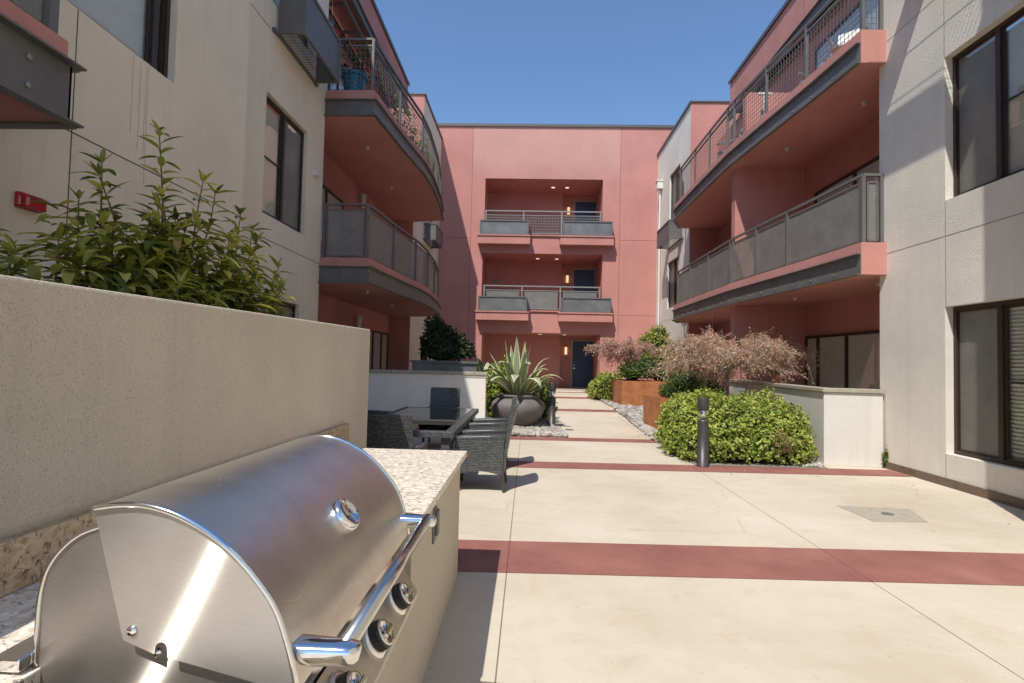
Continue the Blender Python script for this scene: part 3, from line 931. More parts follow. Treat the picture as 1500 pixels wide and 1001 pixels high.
mb = MB(); mb.box(-3.31, -3.26, -1.5, 3.45, 4.85, 4.90); mb.box(-3.94, -3.31, 3.39, 3.44, 4.85, 4.90); mb.build('handrail', 'steelpaint', nb)
mb = MB(); mb.quad((-3.285, -1.4, Z2 + .1), (-3.285, 3.36, Z2 + .1), (-3.285, 3.36, 4.74), (-3.285, -1.4, 4.74)); mb.quad((-3.9, 3.415, Z2 + .1), (-3.34, 3.415, Z2 + .1), (-3.34, 3.415, 4.74), (-3.9, 3.415, 4.74)); mb.build('perforated_panel', 'perf', nb)
# small vent hood on the wall
mb = MB(xb); mb.add([(10.45, .001, 5.25), (10.62, .001, 5.25), (10.62, .09, 5.25), (10.45, .09, 5.25), (10.45, .001, 5.42), (10.62, .001, 5.42)], [(0, 1, 2, 3), (3, 2, 5, 4), (0, 3, 4), (1, 5, 2)]); mb.build('vent_hood', 'white', LB)
# dark drip stains below the window come with the stucco; thin hairline cracks
mb = MB(xa)
for u, z0, z1 in ((5.02, 3.75, 4.5), (5.12, 3.62, 4.5), (5.20, 3.55, 4.5), (5.23, 3.3, 4.52)):
    zz = z0
    while zz < z1:
        d = uni(-.004, .004); mb.box(u + d - .004, u + d + .004, 0, .0015, zz, zz + .06); zz += .06
mb.build('drip_stain', plain('drip_stain', (.50, .44, .35), .9), LB)

# ================================================================== RIGHT BUILDING
RB = thing('apartment_building', 'cream and terracotta apartment block with curved balconies on the sunlit right side', 'building', (5.83, 9, 0))
xa = RIGHT(5.83); xc = RIGHT(5.95); xr = RIGHT(7.0)
mb = MB(xa)
RW2 = (5.55, 7.62, 4.0, 6.06); RW1 = (5.55, 7.64, .45, 2.50); RW3 = (5.55, 7.6, 7.6, 9.6)
wall_face(mb, 5.0, 9.03, 0, ROOF, [RW1, RW2, RW3], .17)
mb.m = 1
mb.box(5.15, 9.03, 0, .002, 3.490, 3.501); mb.box(7.615, 7.625, 0, .0022, 2.51, 3.99); mb.box(7.615, 7.625, 0, .0022, 6.07, ROOF); mb.box(7.64, 9.03, 0, .002, 7.03, 7.041)
mb.box(7.635, 7.645, 0, .0022, .12, .44)
mb.m = 0
mb.quad((9.03, 0, 0), (9.03, -1.3, 0), (9.03, -1.3, ROOF), (9.03, 0, ROOF))
mb.quad((5.0, 0, ROOF), (9.03, 0, ROOF), (9.03, -8, ROOF), (5.0, -8, ROOF))
# nearer bay that projects into the courtyard
mb.build('wall', ['cream', 'lintjoint'], RB)
mb = MB()
mb.box(5.0, 12, -9, 5.15, 0, ROOF + .02)
mb.build('wall', ['cream', 'lintjoint'], RB)
# far bay
mb = MB(xc)
FW3 = (21.4, 23.0, 7.55, 9.75); FW2 = (21.5, 23.2, 4.0, 6.0); FW1 = (21.5, 23.2, .6, 2.5)
wall_face(mb, 20.05, 25.2, 0, 11.55, [FW3, FW2, FW1], .14)
mb.m = 1
mb.box(20.05, 25.2, 0, .002, 7.05, 7.062); mb.box(20.05, 25.2, 0, .002, 3.5, 3.512)
mb.build('wall', ['cream', 'lintjoint'], RB)
mb = MB(xa); mb.box(5.15, 9.02, 0.001, .025, .0, .115); mb.build('base_trim', plain('brown_base_trim', (.17, .12, .085), .8), RB)
mb = MB()
mb.quad((7.0, 9.03, 0), (7.0, 20.05, 0), (7.0, 20.05, 10.1), (7.0, 9.03, 10.1))
mb.quad((5.95, 20.05, 0), (7.0, 20.05, 0), (7.0, 20.05, 7.25), (5.95, 20.05, 7.25))
mb.quad((5.953, 20.05, 7.25), (12, 20.05, 7.25), (12, 20.05, 11.55), (5.953, 20.05, 11.55))
mb.box(6.8, 7.5, 9.035, 18.4, 10.36, ROOF + .25)
mb.quad((7.0, 9.04, 10.36), (7.0, 18.4, 10.36), (12, 18.4, 10.36), (12, 9.04, 10.36))
mb.quad((7.5, 18.4, 7.3), (12, 18.4, 7.3), (12, 18.4, ROOF), (7.5, 18.4, ROOF))
mb.m = 1
for y in (11.4, 13.4, 15.8): mb.box(6.797, 6.80, y - .006, y + .006, 10.37, ROOF - .02)
mb.build('recess_wall', ['pink', 'pinkjoint'], RB)
mb = MB()
mb.box(5.22, 6.995, 13.72, 13.95, 0, Z2B - .002); mb.box(5.22, 6.995, 13.72, 13.95, Z2 + .002, Z3B - .002); mb.box(5.55, 6.995, 13.9, 14.1, Z3 + .002, 8.78)
mb.build('partition_wall', 'pink', RB)
mb = MB(); mb.box(6.77, 6.797, 9.04, 18.4, 10.06, 10.35); mb.box(6.71, 6.77, 9.04, 18.4, 10.06, 10.075); mb.box(6.71, 6.77, 9.04, 18.4, 10.335, 10.35)
mb.build('roof_channel', 'steelpaint', RB)
mb = MB()
for X in (6.9,): mb.bar((X, 9.2, 9.95), (X, 17.8, 9.95), .06)
mb.build('trellis', 'steelpaint', RB)
coping(RB, xa, 5.15, 9.05, ROOF); coping(RB, RIGHT(6.8), 9.05, 18.45, ROOF + .25, -.9); coping(RB, xc, 20.0, 25.2, 11.55)
mb = MB(); mb.box(6.2, 12, 20.0, 20.3, 11.553, 11.60); mb.build('coping', 'coping', RB)
window(RB, xa, *RW1, .14, 1, .645); window(RB, xa, *RW2, .14, 1, .645); window(RB, xa, *RW3, .14, 1, .56)
for w_ in (FW3, FW2, FW1): window(RB, xc, *w_, .10, 1)
window_box(RB, xa, 5.75, 7.95, 7.36, 8.20, .70)
window_box(RB, xc, 20.9, 22.9, 6.55, 7.3, .55)
RPLAN = [(5.83, 8.85), (5.42, 8.85), (5.33, 10.2), (5.17, 12.0), (5.05, 13.6), (5.04, 15.2), (5.04, 17.0), (5.06, 18.8), (5.55, 19.9)]
RCLOSE = [(6.995, 19.95), (6.995, 9.05), (5.82, 9.05)]
b2 = balcony(RB, RPLAN, RCLOSE, Z2B, Z2, -1, 1, 'panel', [.225, .335, .44, .455, .60, .75, .88])
b3 = balcony(RB, RPLAN, RCLOSE, Z3B, Z3, -1, 1, 'grid', [.17, .30, .44, .48, .60, .72, .86])
for (x, y) in ((6.3, 10.2), (5.9, 12.4)):
    sprinkler(b3, x, y, Z3B); sprinkler(b2, x, y - .4, Z2B)
slider(RB, xr, 10.2, 13.62, .03, 2.38, [11.9, 13.05])
slider(RB, xr, 10.0, 13.2, Z2 + .02, 5.9, [11.6])
slider(RB, xr, 9.6, 13.2, Z3 + .02, 9.5, [11.3])
# white scupper box and downpipe at the far corner
mb = MB(xc); mb.box(24.2, 24.55, .003, .24, 9.62, 9.95); mb.box(24.17, 24.58, .003, .27, 9.952, 10.0); mb.lathe([(.045, 9.619), (.045, 9.1), (.045, .3)], 12, (24.38, .08, 0)); mb.build('downpipe', 'cream', RB)

# ================================================================== BACK BUILDING
BB = thing('apartment_building', 'terracotta three storey block closing the far end of the courtyard', 'building', (0, 25.2, .27))
xb = FRONT(25.2)
O3 = (-2.25, 3.37, 7.62, 10.33, 0); O2 = (-2.30, 3.40, 4.02, 6.73, 0); O1 = (-2.24, 3.36, .27, 2.96, 0)
mb = MB(xb)
wall_face(mb, -6.5, 8, 0, 12.92, [O3, O2, O1])
for o in (O3, O2, O1):
    a, b, c, d = o[:4]
    mb.quad((a, 0, c), (a, -2.2, c), (a, -2.2, d), (a, 0, d)); mb.quad((b, 0, c), (b, -2.7, c), (b, -2.7, d), (b, 0, d))
    mb.quad((a, 0, d), (a, -2.7, d), (b, -2.7, d), (b, 0, d)); mb.quad((a, 0, c), (b, 0, c), (b, -2.7, c), (a, -2.7, c))
    # recessed hall wall, alcove beside it
    mb.quad((a, -2.2, c), (1.62, -2.2, c), (1.62, -2.2, d), (a, -2.2, d))
    mb.quad((1.62, -2.2, c), (1.62, -2.7, c), (1.62, -2.7, d), (1.62, -2.2, d))
    mb.quad((1.62, -2.7, c), (b, -2.7, c), (b, -2.7, d), (1.62, -2.7, d))
mb.m = 1
for u in (-2.89, 4.19): mb.box(u - .009, u + .009, 0, .002, .3, 12.85)
mb.box(-6.5, -2.9, 0, .0025, 7.44, 7.456); mb.box(4.2, 8, 0, .0025, 7.43, 7.446); mb.box(4.2, 8, 0, .0025, 3.86, 3.876)
mb.build('wall', ['pinkback', 'pinkjoint'], BB)
mb = MB(); mb.quad((-6.5, 25.2, 12.92), (8, 25.2, 12.92), (8, 34, 12.92), (-6.5, 34, 12.92)); mb.build('roof', 'coping', BB)
mb = MB(xb); mb.box(-6.5, 8, -.3, .06, 12.925, 12.98); mb.box(-6.5, 8, .05, .065, 12.85, 12.925); mb.build('coping', 'coping', BB)
for (fz, zt) in ((4.02, 'panel'), (7.62, 'grid')):
    # middle curb and the two projecting ledges
    mb = MB(xb)
    for (a, b) in ((-2.52, -.05), (1.36, 3.86)):
        mb.box(a, b, .002, .42, fz - .52, fz - .16); mb.box(a - .03, b + .03, .002, .46, fz - .16, fz - .10)
    mb.box(-.049, 1.359, .002, .07, fz - .06, fz - .0)
    s = mb.build('balcony', 'pink', BB)
    for (a, b) in ((-2.42, -.12), (1.48, 3.80)):
        mb = MB(xb)
        z0, z1, t = fz - .098, fz + .60, .055
        mb.box(a, b, .36, .42, z0, z0 + t); mb.box(a, b, .36, .42, z1 - t, z1)
        for u in (a, b - t): mb.box(u, u + t, .36, .42, z0 + t, z1 - t); mb.box(u, u + t, .02, .36, z1 - t, z1); mb.box(u, u + .01, .02, .36, z0, z1 - t)
        mb.m = 1; mb.box(a + t, b - t, .37, .385, z0 + t, z1 - t)
        mb.build('planter_trough', ['steelpaint', 'zinc'], s)
    top = fz + 1.14
    mb = MB(xb); mb.box(-2.22, 3.35, -.03, .03, top - .03, top + .03); mb.box(-2.22, 3.35, -.02, .02, top - .22, top - .185); mb.box(-.1, 1.4, -.02, .02, fz + .05, fz + .09); mb.build('handrail', 'steellight', s)
    for u in (-2.18, -.38, 1.44, 3.28):
        mb = MB(xb); mb.box(u - .03, u + .03, -.028, .028, fz + .002, top - .03); mb.build('post', 'steellight', s)
    for (a, b) in ((-2.08, -.50), (-.26, 1.32), (1.56, 3.16)):
        mb = MB(xb)
        if zt == 'panel':
            mb.quad((a, 0, fz + .08), (b, 0, fz + .08), (b, 0, top - .2), (a, 0, top - .2)); mb.build('perforated_panel', 'perf', s)
        else:
            u = a - .08
            while u < b + .08: mb.box(u, u + .04, -.006, .006, fz + .08, top - .22); u += .132
            z = fz + .12
            while z < top - .24: mb.box(a - .08, b + .08, .0065, .018, z, z + .04); z += .132
            mb.build('wire_mesh', 'steelpaint', s)
def blue_door(fz):
    y = 27.9
    xf = FRONT(y)
    a, b, H = 2.29, 3.37, 2.43
    mb = MB(xf); mb.box(a - .06, a, .003, .06, fz, fz + H + .05); mb.box(b, b + .03, .003, .06, fz, fz + H + .05); mb.box(a, b, .003, .06, fz + H, fz + H + .05); mb.box(a, b, .003, .07, fz, fz + .04)
    f = mb.build('door_frame', 'doorframe', BB)
    mb = MB(xf); mb.box(a + .005, b - .005, .003, .04, fz + .042, fz + H - .003)
    w = (b - a)
    for (u0, u1) in ((a + .17, a + .46), (b - .46, b - .17)):
        for (z0, z1) in ((.42, 1.08), (1.28, 2.26)):
            mb.box(u0, u1, .041, .046, fz + z0, fz + z1); mb.box(u0 + .07, u1 - .07, .0465, .062, fz + z0 + .08, fz + z1 - .08)
    d = mb.build('door', 'door', BB)
    mb = MB(xf); mb.lathe([(.032, 0), (.032, .02), (.014, .022), (.014, .05)], 12, (a + .09, .04, fz + 1.02), (0, 1, 0)); mb.bar((a + .09, .085, fz + 1.02), (a + .20, .085, fz + 1.02), .02); mb.lathe([(.028, 0), (.028, .02)], 12, (a + .09, .04, fz + 1.18), (0, 1, 0)); mb.build('door_handle', 'chrome', d)
    mb = MB(xf); mb.box(1.92, 2.02, .003, .012, fz + 1.50, fz + 1.60); mb.build('number_plate', 'zinc', BB)
for fz in (.272, 4.022, 7.622): blue_door(fz)
mb = MB(FRONT(27.4)); mb.box(-1.95, -1.68, .003, .02, 5.62, 5.78); mb.build('hall_sign', 'zinc', BB)
mb = MB(FRONT(27.9)); mb.lathe([(.025, 0), (.025, .03)], 10, (1.9, .003, 1.18), (0, 1, 0)); mb.build('door_bell', 'white', BB)
mb = MB(xb); mb.box(-2.24, 3.36, -2.7, .0, .262, .273); mb.build('threshold', 'plate', BB)
sprinkler(BB, -1.7, 25.9, 2.955); sprinkler(BB, -.6, 26, 6.725); sprinkler(BB, -.9, 26.2, 10.325)

for i, (fz, nm) in enumerate(((.27, 'ground floor'), (4.02, 'first upper floor'), (7.62, 'top floor'))):
    t = thing('wall_light', 'lit tubular wall light beside the %s blue door' % nm, 'wall light', (1.94, 27.85, fz + 1.9), 'wall lights beside the blue doors')
    xf = FRONT(27.9)
    mb = MB(xf); mb.box(1.90, 1.98, .003, .03, fz + 1.72, fz + 2.12); mb.box(1.86, 2.02, .031, .13, fz + 1.70, fz + 1.725); mb.box(1.86, 2.02, .031, .13, fz + 2.115, fz + 2.14); mb.build('bracket', 'steellight', t)
    mb = MB(xf); mb.lathe([(.065, 0), (.065, .388)], 16, (1.94, .09, fz + 1.726)); mb.build('lamp_shade', 'lampglass', t)
    ceil = (2.96, 6.73, 10.33)[i]
    xs = ((.55, 1.75), (.35, 1.3), (1.05, 1.75))[i]
    for j, x in enumerate(xs):
        t = thing('ceiling_light', '%s of two round recessed lights in the %s hall ceiling' % (('left', 'right')[j], nm), 'ceiling light', (x, 26.4, ceil), 'recessed lights in the hall ceilings')
        mb = MB(); mb.lathe([(.12, 0), (.12, -.012), (.09, -.014)], 18, (x, 26.4, ceil - .001)); mb.build('trim_ring', 'white', t)
        mb = MB(); mb.lathe([(.0895, -.006), (.0, -.0065)], 18, (x, 26.4, ceil - .012)); mb.build('lens', 'downlight', t)

# ================================================================== FIRE ALARM, SCONCES
t = thing('fire_alarm', 'red fire alarm horn with clear strobe on the shaded beige wall', 'fire alarm', (-3.95, 4.0, 2.69))
mb = MB(LEFT(-3.95)); mb.box(3.90, 4.10, .003, .045, 2.69, 2.81); mb.box(3.91, 4.09, .045, .085, 2.695, 2.79); mb.build('housing', 'red', t, .006)
mb = MB(LEFT(-3.95)); mb.box(3.94, 4.08, .0855, .115, 2.762, 2.788); mb.build('strobe_lens', 'clearglass', t, .004)
cu = bpy.data.curves.new('lettering', 'FONT'); cu.body = 'FIRE'; cu.size = .034; cu.align_x = 'CENTER'; cu.align_y = 'CENTER'; cu.extrude = .0005
cu.materials.append(M['white'])
tmp = bpy.data.objects.new('lettering', cu); COL.objects.link(tmp)
me_t = bpy.data.meshes.new_from_object(tmp.evaluated_get(bpy.context.evaluated_depsgraph_get()))
bpy.data.objects.remove(tmp)
fo = bpy.data.objects.new('lettering', me_t); COL.objects.link(fo); fo.parent = t
fo.matrix_local = Matrix.Translation((.0862, -.075, .05)) @ Matrix(((0, 0, 1, 0), (0, 1, 0, 0), (-1, 0, 0, 0), (0, 0, 0, 1)))
fo2 = bpy.data.objects.new('lettering', me_t.copy()); COL.objects.link(fo2); fo2.parent = t
fo2.matrix_local = Matrix.Translation((.045, -.1007, .05)) @ Matrix(((0, 1, 0, 0), (0, 0, -1, 0), (-1, 0, 0, 0), (0, 0, 0, 1)))
for z, nm in ((2.45, 'ground floor patio'), (6.1, 'lower balcony')):
    t = thing('wall_sconce', 'white tapered cone wall lamp above the left %s' % nm, 'wall lamp', (-5.2, 15.7, z), 'white cone wall lamps on the left block')
    mb = MB(); mb.lathe([(.05, 0), (.055, .05), (.10, .40), (.09, .40), (.05, .1)], 16, (-5.07, 15.7, z)); mb.build('lamp_shade', 'white', t, 0, True)
    mb = MB(); mb.box(-5.197, -5.09, 15.67, 15.73, z + .03, z + .09); mb.build('bracket', 'steellight', t)

# ================================================================== LOW GARDEN WALLS
# tall pitted wall behind the grill counter
t = thing('garden_wall', 'tall pitted stucco wall rising behind the grill counter', 'wall', (-1.55, 2, 0))
mb = MB()
prof = [(-1.68, -3), (-1.46, -3), (-1.46, 4.86), (-1.68, 4.86)]
mb.prism(prof, 0, lambda x, y: 1.785 + .0155 * y)
o = mb.build('wall', 'garden', t, .012)
t = thing('garden_wall', 'low pale stucco patio wall behind the dining table', 'wall', (-2.3, 12, 0))
mb = MB(); mb.prism([(-4.3, 11.9), (-.94, 11.9), (-.94, 12.14), (-4.3, 12.14)], 0, 1.26); mb.build('wall', 'pale', t, .01)
mb = MB()
x = -4.3
while x < -.95:
    x1 = min(x + .62, -.90); mb.box(x + .004, x1 - .004, 11.86, 12.18, 1.262, 1.335); x = x1
mb.build('coping', 'plate', t, .008)
mb = MB(); mb.box(-4.3, -.91, 11.885, 12.155, 1.215, 1.2595); mb.build('coping_bed', 'pale', t)
t = thing('garden_wall', 'cream angled low wall of the right patio with a capped top', 'wall', (5.3, 9, 0))
P = [(4.92, 9.03), (5.80, 8.90), (5.80, 9.12), (5.08, 9.22), (5.30, 13.7), (5.10, 13.7)]
mb = MB(); mb.prism(P, 0, 1.20); mb.build('wall', 'patiowall', t, .006)
mb = MB(); P2 = [(4.885, 9.0), (5.81, 8.865), (5.81, 9.15), (5.11, 9.25), (5.33, 13.7), (5.07, 13.7)]; mb.prism(P2, 1.203, 1.268); mb.build('coping', 'plate', t, .008)
# raised metal planter behind the left patio wall
t = thing('raised_planter', 'grey metal raised planter trough behind the left patio wall', 'planter', (-2.2, 14.2, 0))
mb = MB(); mb.box(-3.05, -1.35, 13.9, 15.6, .03, 1.5); mb.build('trough', 'zinc', t)
mb = MB(); mb.box(-3.10, -1.30, 13.85, 13.95, 1.503, 1.56); mb.box(-3.10, -1.30, 15.55, 15.65, 1.503, 1.56); mb.box(-3.10, -3.0, 13.95, 15.55, 1.503, 1.56); mb.box(-1.40, -1.30, 13.95, 15.55, 1.503, 1.56); mb.build('rim', 'zinc', t)
mb = MB(); mb.box(-3.0, -1.4, 13.95, 15.55, 1.502, 1.53); mb.build('soil', 'soil', t)

# ================================================================== GRILL COUNTER
CT = thing('grill_counter', 'stucco barbecue counter with a pale granite top', 'counter', (-.95, 2, 0))
mb = MB()
mb.box(-1.455, -.49, 2.33, 3.98, 0, .875); mb.box(-1.455, -.49, -1.5, .98, 0, .875); mb.box(-1.455, -.49, .98, 2.33, 0, .60)
mb.build('base', 'counter', CT)
mb = MB()
mb.box(-1.455, -.445, 2.20, 4.0, .878, .92); mb.box(-1.455, -.445, -1.5, 1.0, .878, .92); mb.box(-1.455, -1.03, 1.0, 2.20, .878, .92)
mb.build('countertop', 'granite', CT, .004)
mb = MB(); mb.box(-1.458, -1.425, -1.5, 4.25, .923, 1.07); mb.build('backsplash', 'granitedark', CT)
t = thing('power_outlet', 'slim grey weatherproof outlet cover on the counter front', 'outlet', (-.49, 3.0, .7))
mb = MB(); mb.box(-.4885, -.478, 2.84, 2.93, .62, .80); mb.build('cover_plate', 'zinc', t, .004)
mb = MB(); mb.box(-.4775, -.462, 2.855, 2.915, .66, .79); mb.build('lid', 'steelpaint', t, .004)

# ================================================================== GRILL
G = thing('gas_grill', 'large stainless steel gas grill built into the counter', 'grill', (-.75, 1.6, .92))
def brush_uv(o):
    # u runs along the brushing, which follows the lower edge of the lid
    me = o.data; uv = me.uv_layers.new(name='brush')
    for lp in me.loops:
        p = me.vertices[lp.vertex_index].co
        uv.data[lp.index].uv = (p.x * .9766 - p.z * .215, p.x * .215 + p.z * .9766)
Y0, Y1 = 1.10, 2.13
PROF = [(-.911, 1.271), (-.863, 1.279), (-.812, 1.281), (-.76, 1.272), (-.708, 1.253), (-.655, 1.224), (-.604, 1.185), (-.555, 1.134), (-.514, 1.078), (-.487, 1.010), (-.468, .940), (-.462, .905)]
def smooth_prof(P, n=5):
    out = []
    V = [Vector(p) for p in P]
    for i in range(len(V) - 1):
        p0, p1, p2, p3 = V[max(i - 1, 0)], V[i], V[i + 1], V[min(i + 2, len(V) - 1)]
        for k in range(n):
            t_ = k / n
            out.append(.5 * ((2 * p1) + (p2 - p0) * t_ + (2 * p0 - 5 * p1 + 4 * p2 - p3) * t_ ** 2 + (3 * p1 - p0 - 3 * p2 + p3) * t_ ** 3))
    out.append(V[-1]); return out
SP = smooth_prof(PROF)
mb = MB()
n = len(SP)
mb.s = True
vs = [(p.x, Y0, p.y) for p in SP] + [(p.x, Y1, p.y) for p in SP]
mb.add(vs, [(i, i + 1, n + i + 1, n + i) for i in range(n - 1)])
mb.s = False
# rolled bottom edge and back return
mb.add([(-.462, Y0, .905), (-.462, Y1, .905), (-.470, Y0, .893), (-.470, Y1, .893), (-.50, Y0, .893), (-.50, Y1, .893)], [(0, 1, 3, 2), (2, 3, 5, 4)])
mb.quad((-.911, Y0, 1.271), (-.911, Y1, 1.271), (-.905, Y1, 1.255), (-.905, Y0, 1.255))
LID = mb.build('lid', 'lid', G)
for yy, sgn in ((Y0 + .010, 1), (Y1 - .010, -1)):
    mb = MB()
    notch = [(-.766, .972)] + [(-.752 + .013 * math.cos(a), .984 + .013 * math.sin(a)) for a in [PI - k * PI / 8 for k in range(9)]] + [(-.737, .966)]
    poly = [(p.x, p.y) for p in SP] + [(-.475, .905)] + notch[::-1] + [(-.834, .998)]
    n_ = len(poly)
    vs = [(x, yy, z) for x, z in poly] + [(x, yy + .006 * sgn, z) for x, z in poly]
    mb.add(vs, [tuple(range(n_)), tuple(range(2 * n_ - 1, n_ - 1, -1))] + [(i, (i + 1) % n_, (i + 1) % n_ + n_, i + n_) for i in range(n_)])
    e = mb.build('end_plate', 'endplate', LID); brush_uv(e)
    # rounded rim that joins plate and hood
    mb = MB(); mb.tube([(p.x + .002, yy - .004 * sgn, p.y - .001) for p in SP], .0065, 8); mb.build('rim', 'chrome', LID, 0, True)
for (x, z, r, yb) in ((-.815, 1.018, .011, Y0 + .009), (-.775, .962, .010, Y0 + .034), (-.862, 1.10, .005, Y0 + .034)):
    mb = MB(); mb.lathe([(r, -.001), (r, .002), (r * .9, r * .3), (r * .6, r * .48), (0, r * .55)], 14, (x, yb, z), (0, -1, 0)); mb.build('pivot_bolt', 'chrome', LID, 0, True)
# fixed rear hood
RP = smooth_prof([(-.89, 1.232), (-.922, 1.221), (-.955, 1.207), (-.986, 1.183), (-1.012, 1.152), (-1.030, 1.115), (-1.040, 1.06), (-1.041, .99), (-1.041, .923)], 4)
mb = MB(); n = len(RP); ya, yb_ = Y0 + .035, Y1 - .035
mb.s = True
mb.add([(p.x, ya, p.y) for p in RP] + [(p.x, yb_, p.y) for p in RP], [(i, i + 1, n + i + 1, n + i) for i in range(n - 1)])
mb.s = False
HB = mb.build('rear_hood', 'lid', G)
for yy in (ya, yb_):
    mb = MB(); vs = [(p.x, yy, p.y) for p in RP] + [(-1.041, yy, .84), (-.48, yy, .84), (-.50, yy, .95), (-.75, yy, 1.01)]
    mb.add(vs, [tuple(range(len(vs)))]); e = mb.build('end_plate', 'rearplate', HB); brush_uv(e)
    mb = MB(); mb.tube([(p.x, yy, p.y) for p in RP], .006, 8); mb.build('rim', 'bar', HB, 0, True)
mb = MB(); mb.box(-1.03, -.50, Y0 + .05, Y1 + .06, .90, .926); mb.build('flange', 'lid', G, .004)
for x in (-1.075, -1.05): pass
mb = MB(); mb.box(-1.10, -1.045, 1.10, 2.14, .927, .955); mb.box(-1.14, -1.1005, 1.10, 2.14, .922, .938); mb.build('rear_rail', 'chrome', G, .004)
mb = MB(); mb.box(-1.02, -.53, Y0 + .04, Y1 + .02, .62, .898); mb.build('firebox', 'bar', G)
# handle
HX, HZ = -.383, .972
mb = MB(); mb.tube([(HX, Y0 + .06, HZ), (HX, Y1 - .02, HZ)], .020, 20); H = mb.build('handle', 'bar', G, 0, True)
def bracket(yc):
    mb = MB()
    rings = [(-.492, .034, .026), (-.478, .034, .026), (-.44, .031, .024), (-.40, .029, .023), (-.375, .028, .022), (-.355, .024, .019), (-.347, .014, .012)]
    vs, fs = [], []
    m = 16
    for x, ry, rz in rings:
        for k in range(m):
            a = 2 * PI * k / m
            cx, sx = math.cos(a), math.sin(a)
            sq = lambda v: math.copysign(abs(v) ** .6, v)
            vs.append((x, yc + ry * sq(cx), HZ - .004 + rz * sq(sx)))
    for i in range(len(rings) - 1):
        for k in range(m): fs.append((i * m + k, i * m + (k + 1) % m, (i + 1) * m + (k + 1) % m, (i + 1) * m + k))
    fs.append(tuple((len(rings) - 1) * m + k for k in range(m)))
    mb.add(vs, fs); mb.build('bracket', 'chrome', H, 0, True)
bracket(Y0 + .055); bracket(Y1 - .04)
# gauge on the hood
def hood_point(t_):
    k = min(int(t_ * (len(SP) - 1)), len(SP) - 2); f = t_ * (len(SP) - 1) - k
    p = SP[k].lerp(SP[k + 1], f); d = (SP[k + 1] - SP[k]).normalized(); return p, Vector((-d.y, d.x)) * -1 if False else Vector((-d.y, d.x))
p, nn = hood_point(.655)
if nn.x < 0: nn = -nn
gy = 1.60
ax = (nn.x, 0, nn.y)
mb = MB(); mb.lathe([(.054, -.014), (.054, .008), (.050, .022), (.041, .029), (.038, .022)], 36, (p.x, gy, p.y), ax); T = mb.build('thermometer', 'chrome', G, 0, True)
mb = MB(); mb.lathe([(.039, .018), (0, .0185)], 30, (p.x, gy, p.y), ax); mb.build('dial', 'white', T)
q = Vector(ax).to_track_quat('Z', 'Y')
mb = MB(lambda x, y, z: tuple(q @ Vector((x, y, z)) + Vector((p.x, gy, p.y))))
for k in range(18):
    a = -.6 + k * (2 * PI - .9) / 17
    mb.bar((.027 * math.cos(a), .027 * math.sin(a), .0195), (.034 * math.cos(a), .034 * math.sin(a), .0195), .0017)
mb.bar((0, 0, .0198), (.024 * math.cos(2.2), .024 * math.sin(2.2), .0198), .003); mb.bar((0, 0, .0178), (-.008 * math.cos(2.2), -.008 * math.sin(2.2), .0178), .0035)
mb.build('dial_marks', 'black', T)
# control panel and knobs
pa, pb = Vector((-.525, .765)), Vector((-.440, .630))
mb = MB()
mb.add([(pa.x, .95, pa.y), (pa.x, 2.24, pa.y), (pb.x, 2.24, pb.y), (pb.x, .95, pb.y), (pb.x - .004, 2.24, pb.y - .028), (pb.x - .004, .95, pb.y - .028), (-.51, 2.24, pb.y - .028), (-.51, .95, pb.y - .028), (-.528, 2.24, .76)],
       [(0, 1, 2, 3), (3, 2, 4, 5), (5, 4, 6, 7), (1, 8, 6, 4, 2)])
CP = mb.build('control_panel', 'lid', G)
kn = Vector((.84, 0, .54)).normalized()
for y in (2.03, 1.74, 1.45, 1.16):
    c = Vector((-.479, y, .692)) + kn * .0
    mb = MB(); mb.lathe([(.062, .0), (.062, .006), (.050, .012)], 32, tuple(c), kn); K = mb.build('knob', 'chrome', G, 0, True)
    mb = MB(); mb.lathe([(.048, .010), (.046, .036), (.042, .042)], 32, tuple(c), kn); mb.build('grip', 'black', K)
    mb = MB(); mb.lathe([(.043, .042), (.040, .049), (.034, .046), (.0, .046)], 32, tuple(c), kn); mb.build('cap', 'chrome', K, 0, True)
    qq = kn.to_track_quat('Z', 'Y')
    mb = MB(lambda x, y_, z: tuple(qq @ Vector((x, y_, z)) + c)); mb.box(-.036, .036, -.008, .008, .047, .060); mb.build('ridge', 'chrome', K, .003)

# ================================================================== DINING SET
T = thing('dining_table', 'long dark woven patio table with an inset smoked glass top', 'table', (-1.53, 7.95, 0))
tx0, tx1, ty0, ty1, tz = -2.2, -.87, 6.36, 9.55, .735
mb = MB()
fr = .115
mb.box(tx0, tx1, ty0, ty0 + fr, tz - .075, tz); mb.box(tx0, tx1, ty1 - fr, ty1, tz - .075, tz); mb.box(tx0, tx0 + fr, ty0 + fr, ty1 - fr, tz - .075, tz); mb.box(tx1 - fr, tx1, ty0 + fr, ty1 - fr, tz - .075, tz)
for y in (7.35, 8.5): mb.box(tx0 + fr, tx1 - fr, y, y + .06, tz - .07, tz - .012)
mb.build('table_frame', 'wickertop', T, .008)
mb = MB(); mb.box(tx0 + fr - .004, tx1 - fr + .004, ty0 + fr - .004, ty1 - fr + .004, tz - .010, tz + .002); mb.build('glass_top', 'tableglass', T)
for x in (tx0 + .06, tx1 - .16):
    for y in (ty0 + .06, ty1 - .16):
        mb = MB(); mb.box(x, x + .10, y, y + .10, 0, tz - .078); mb.build('leg', 'wicker', T)

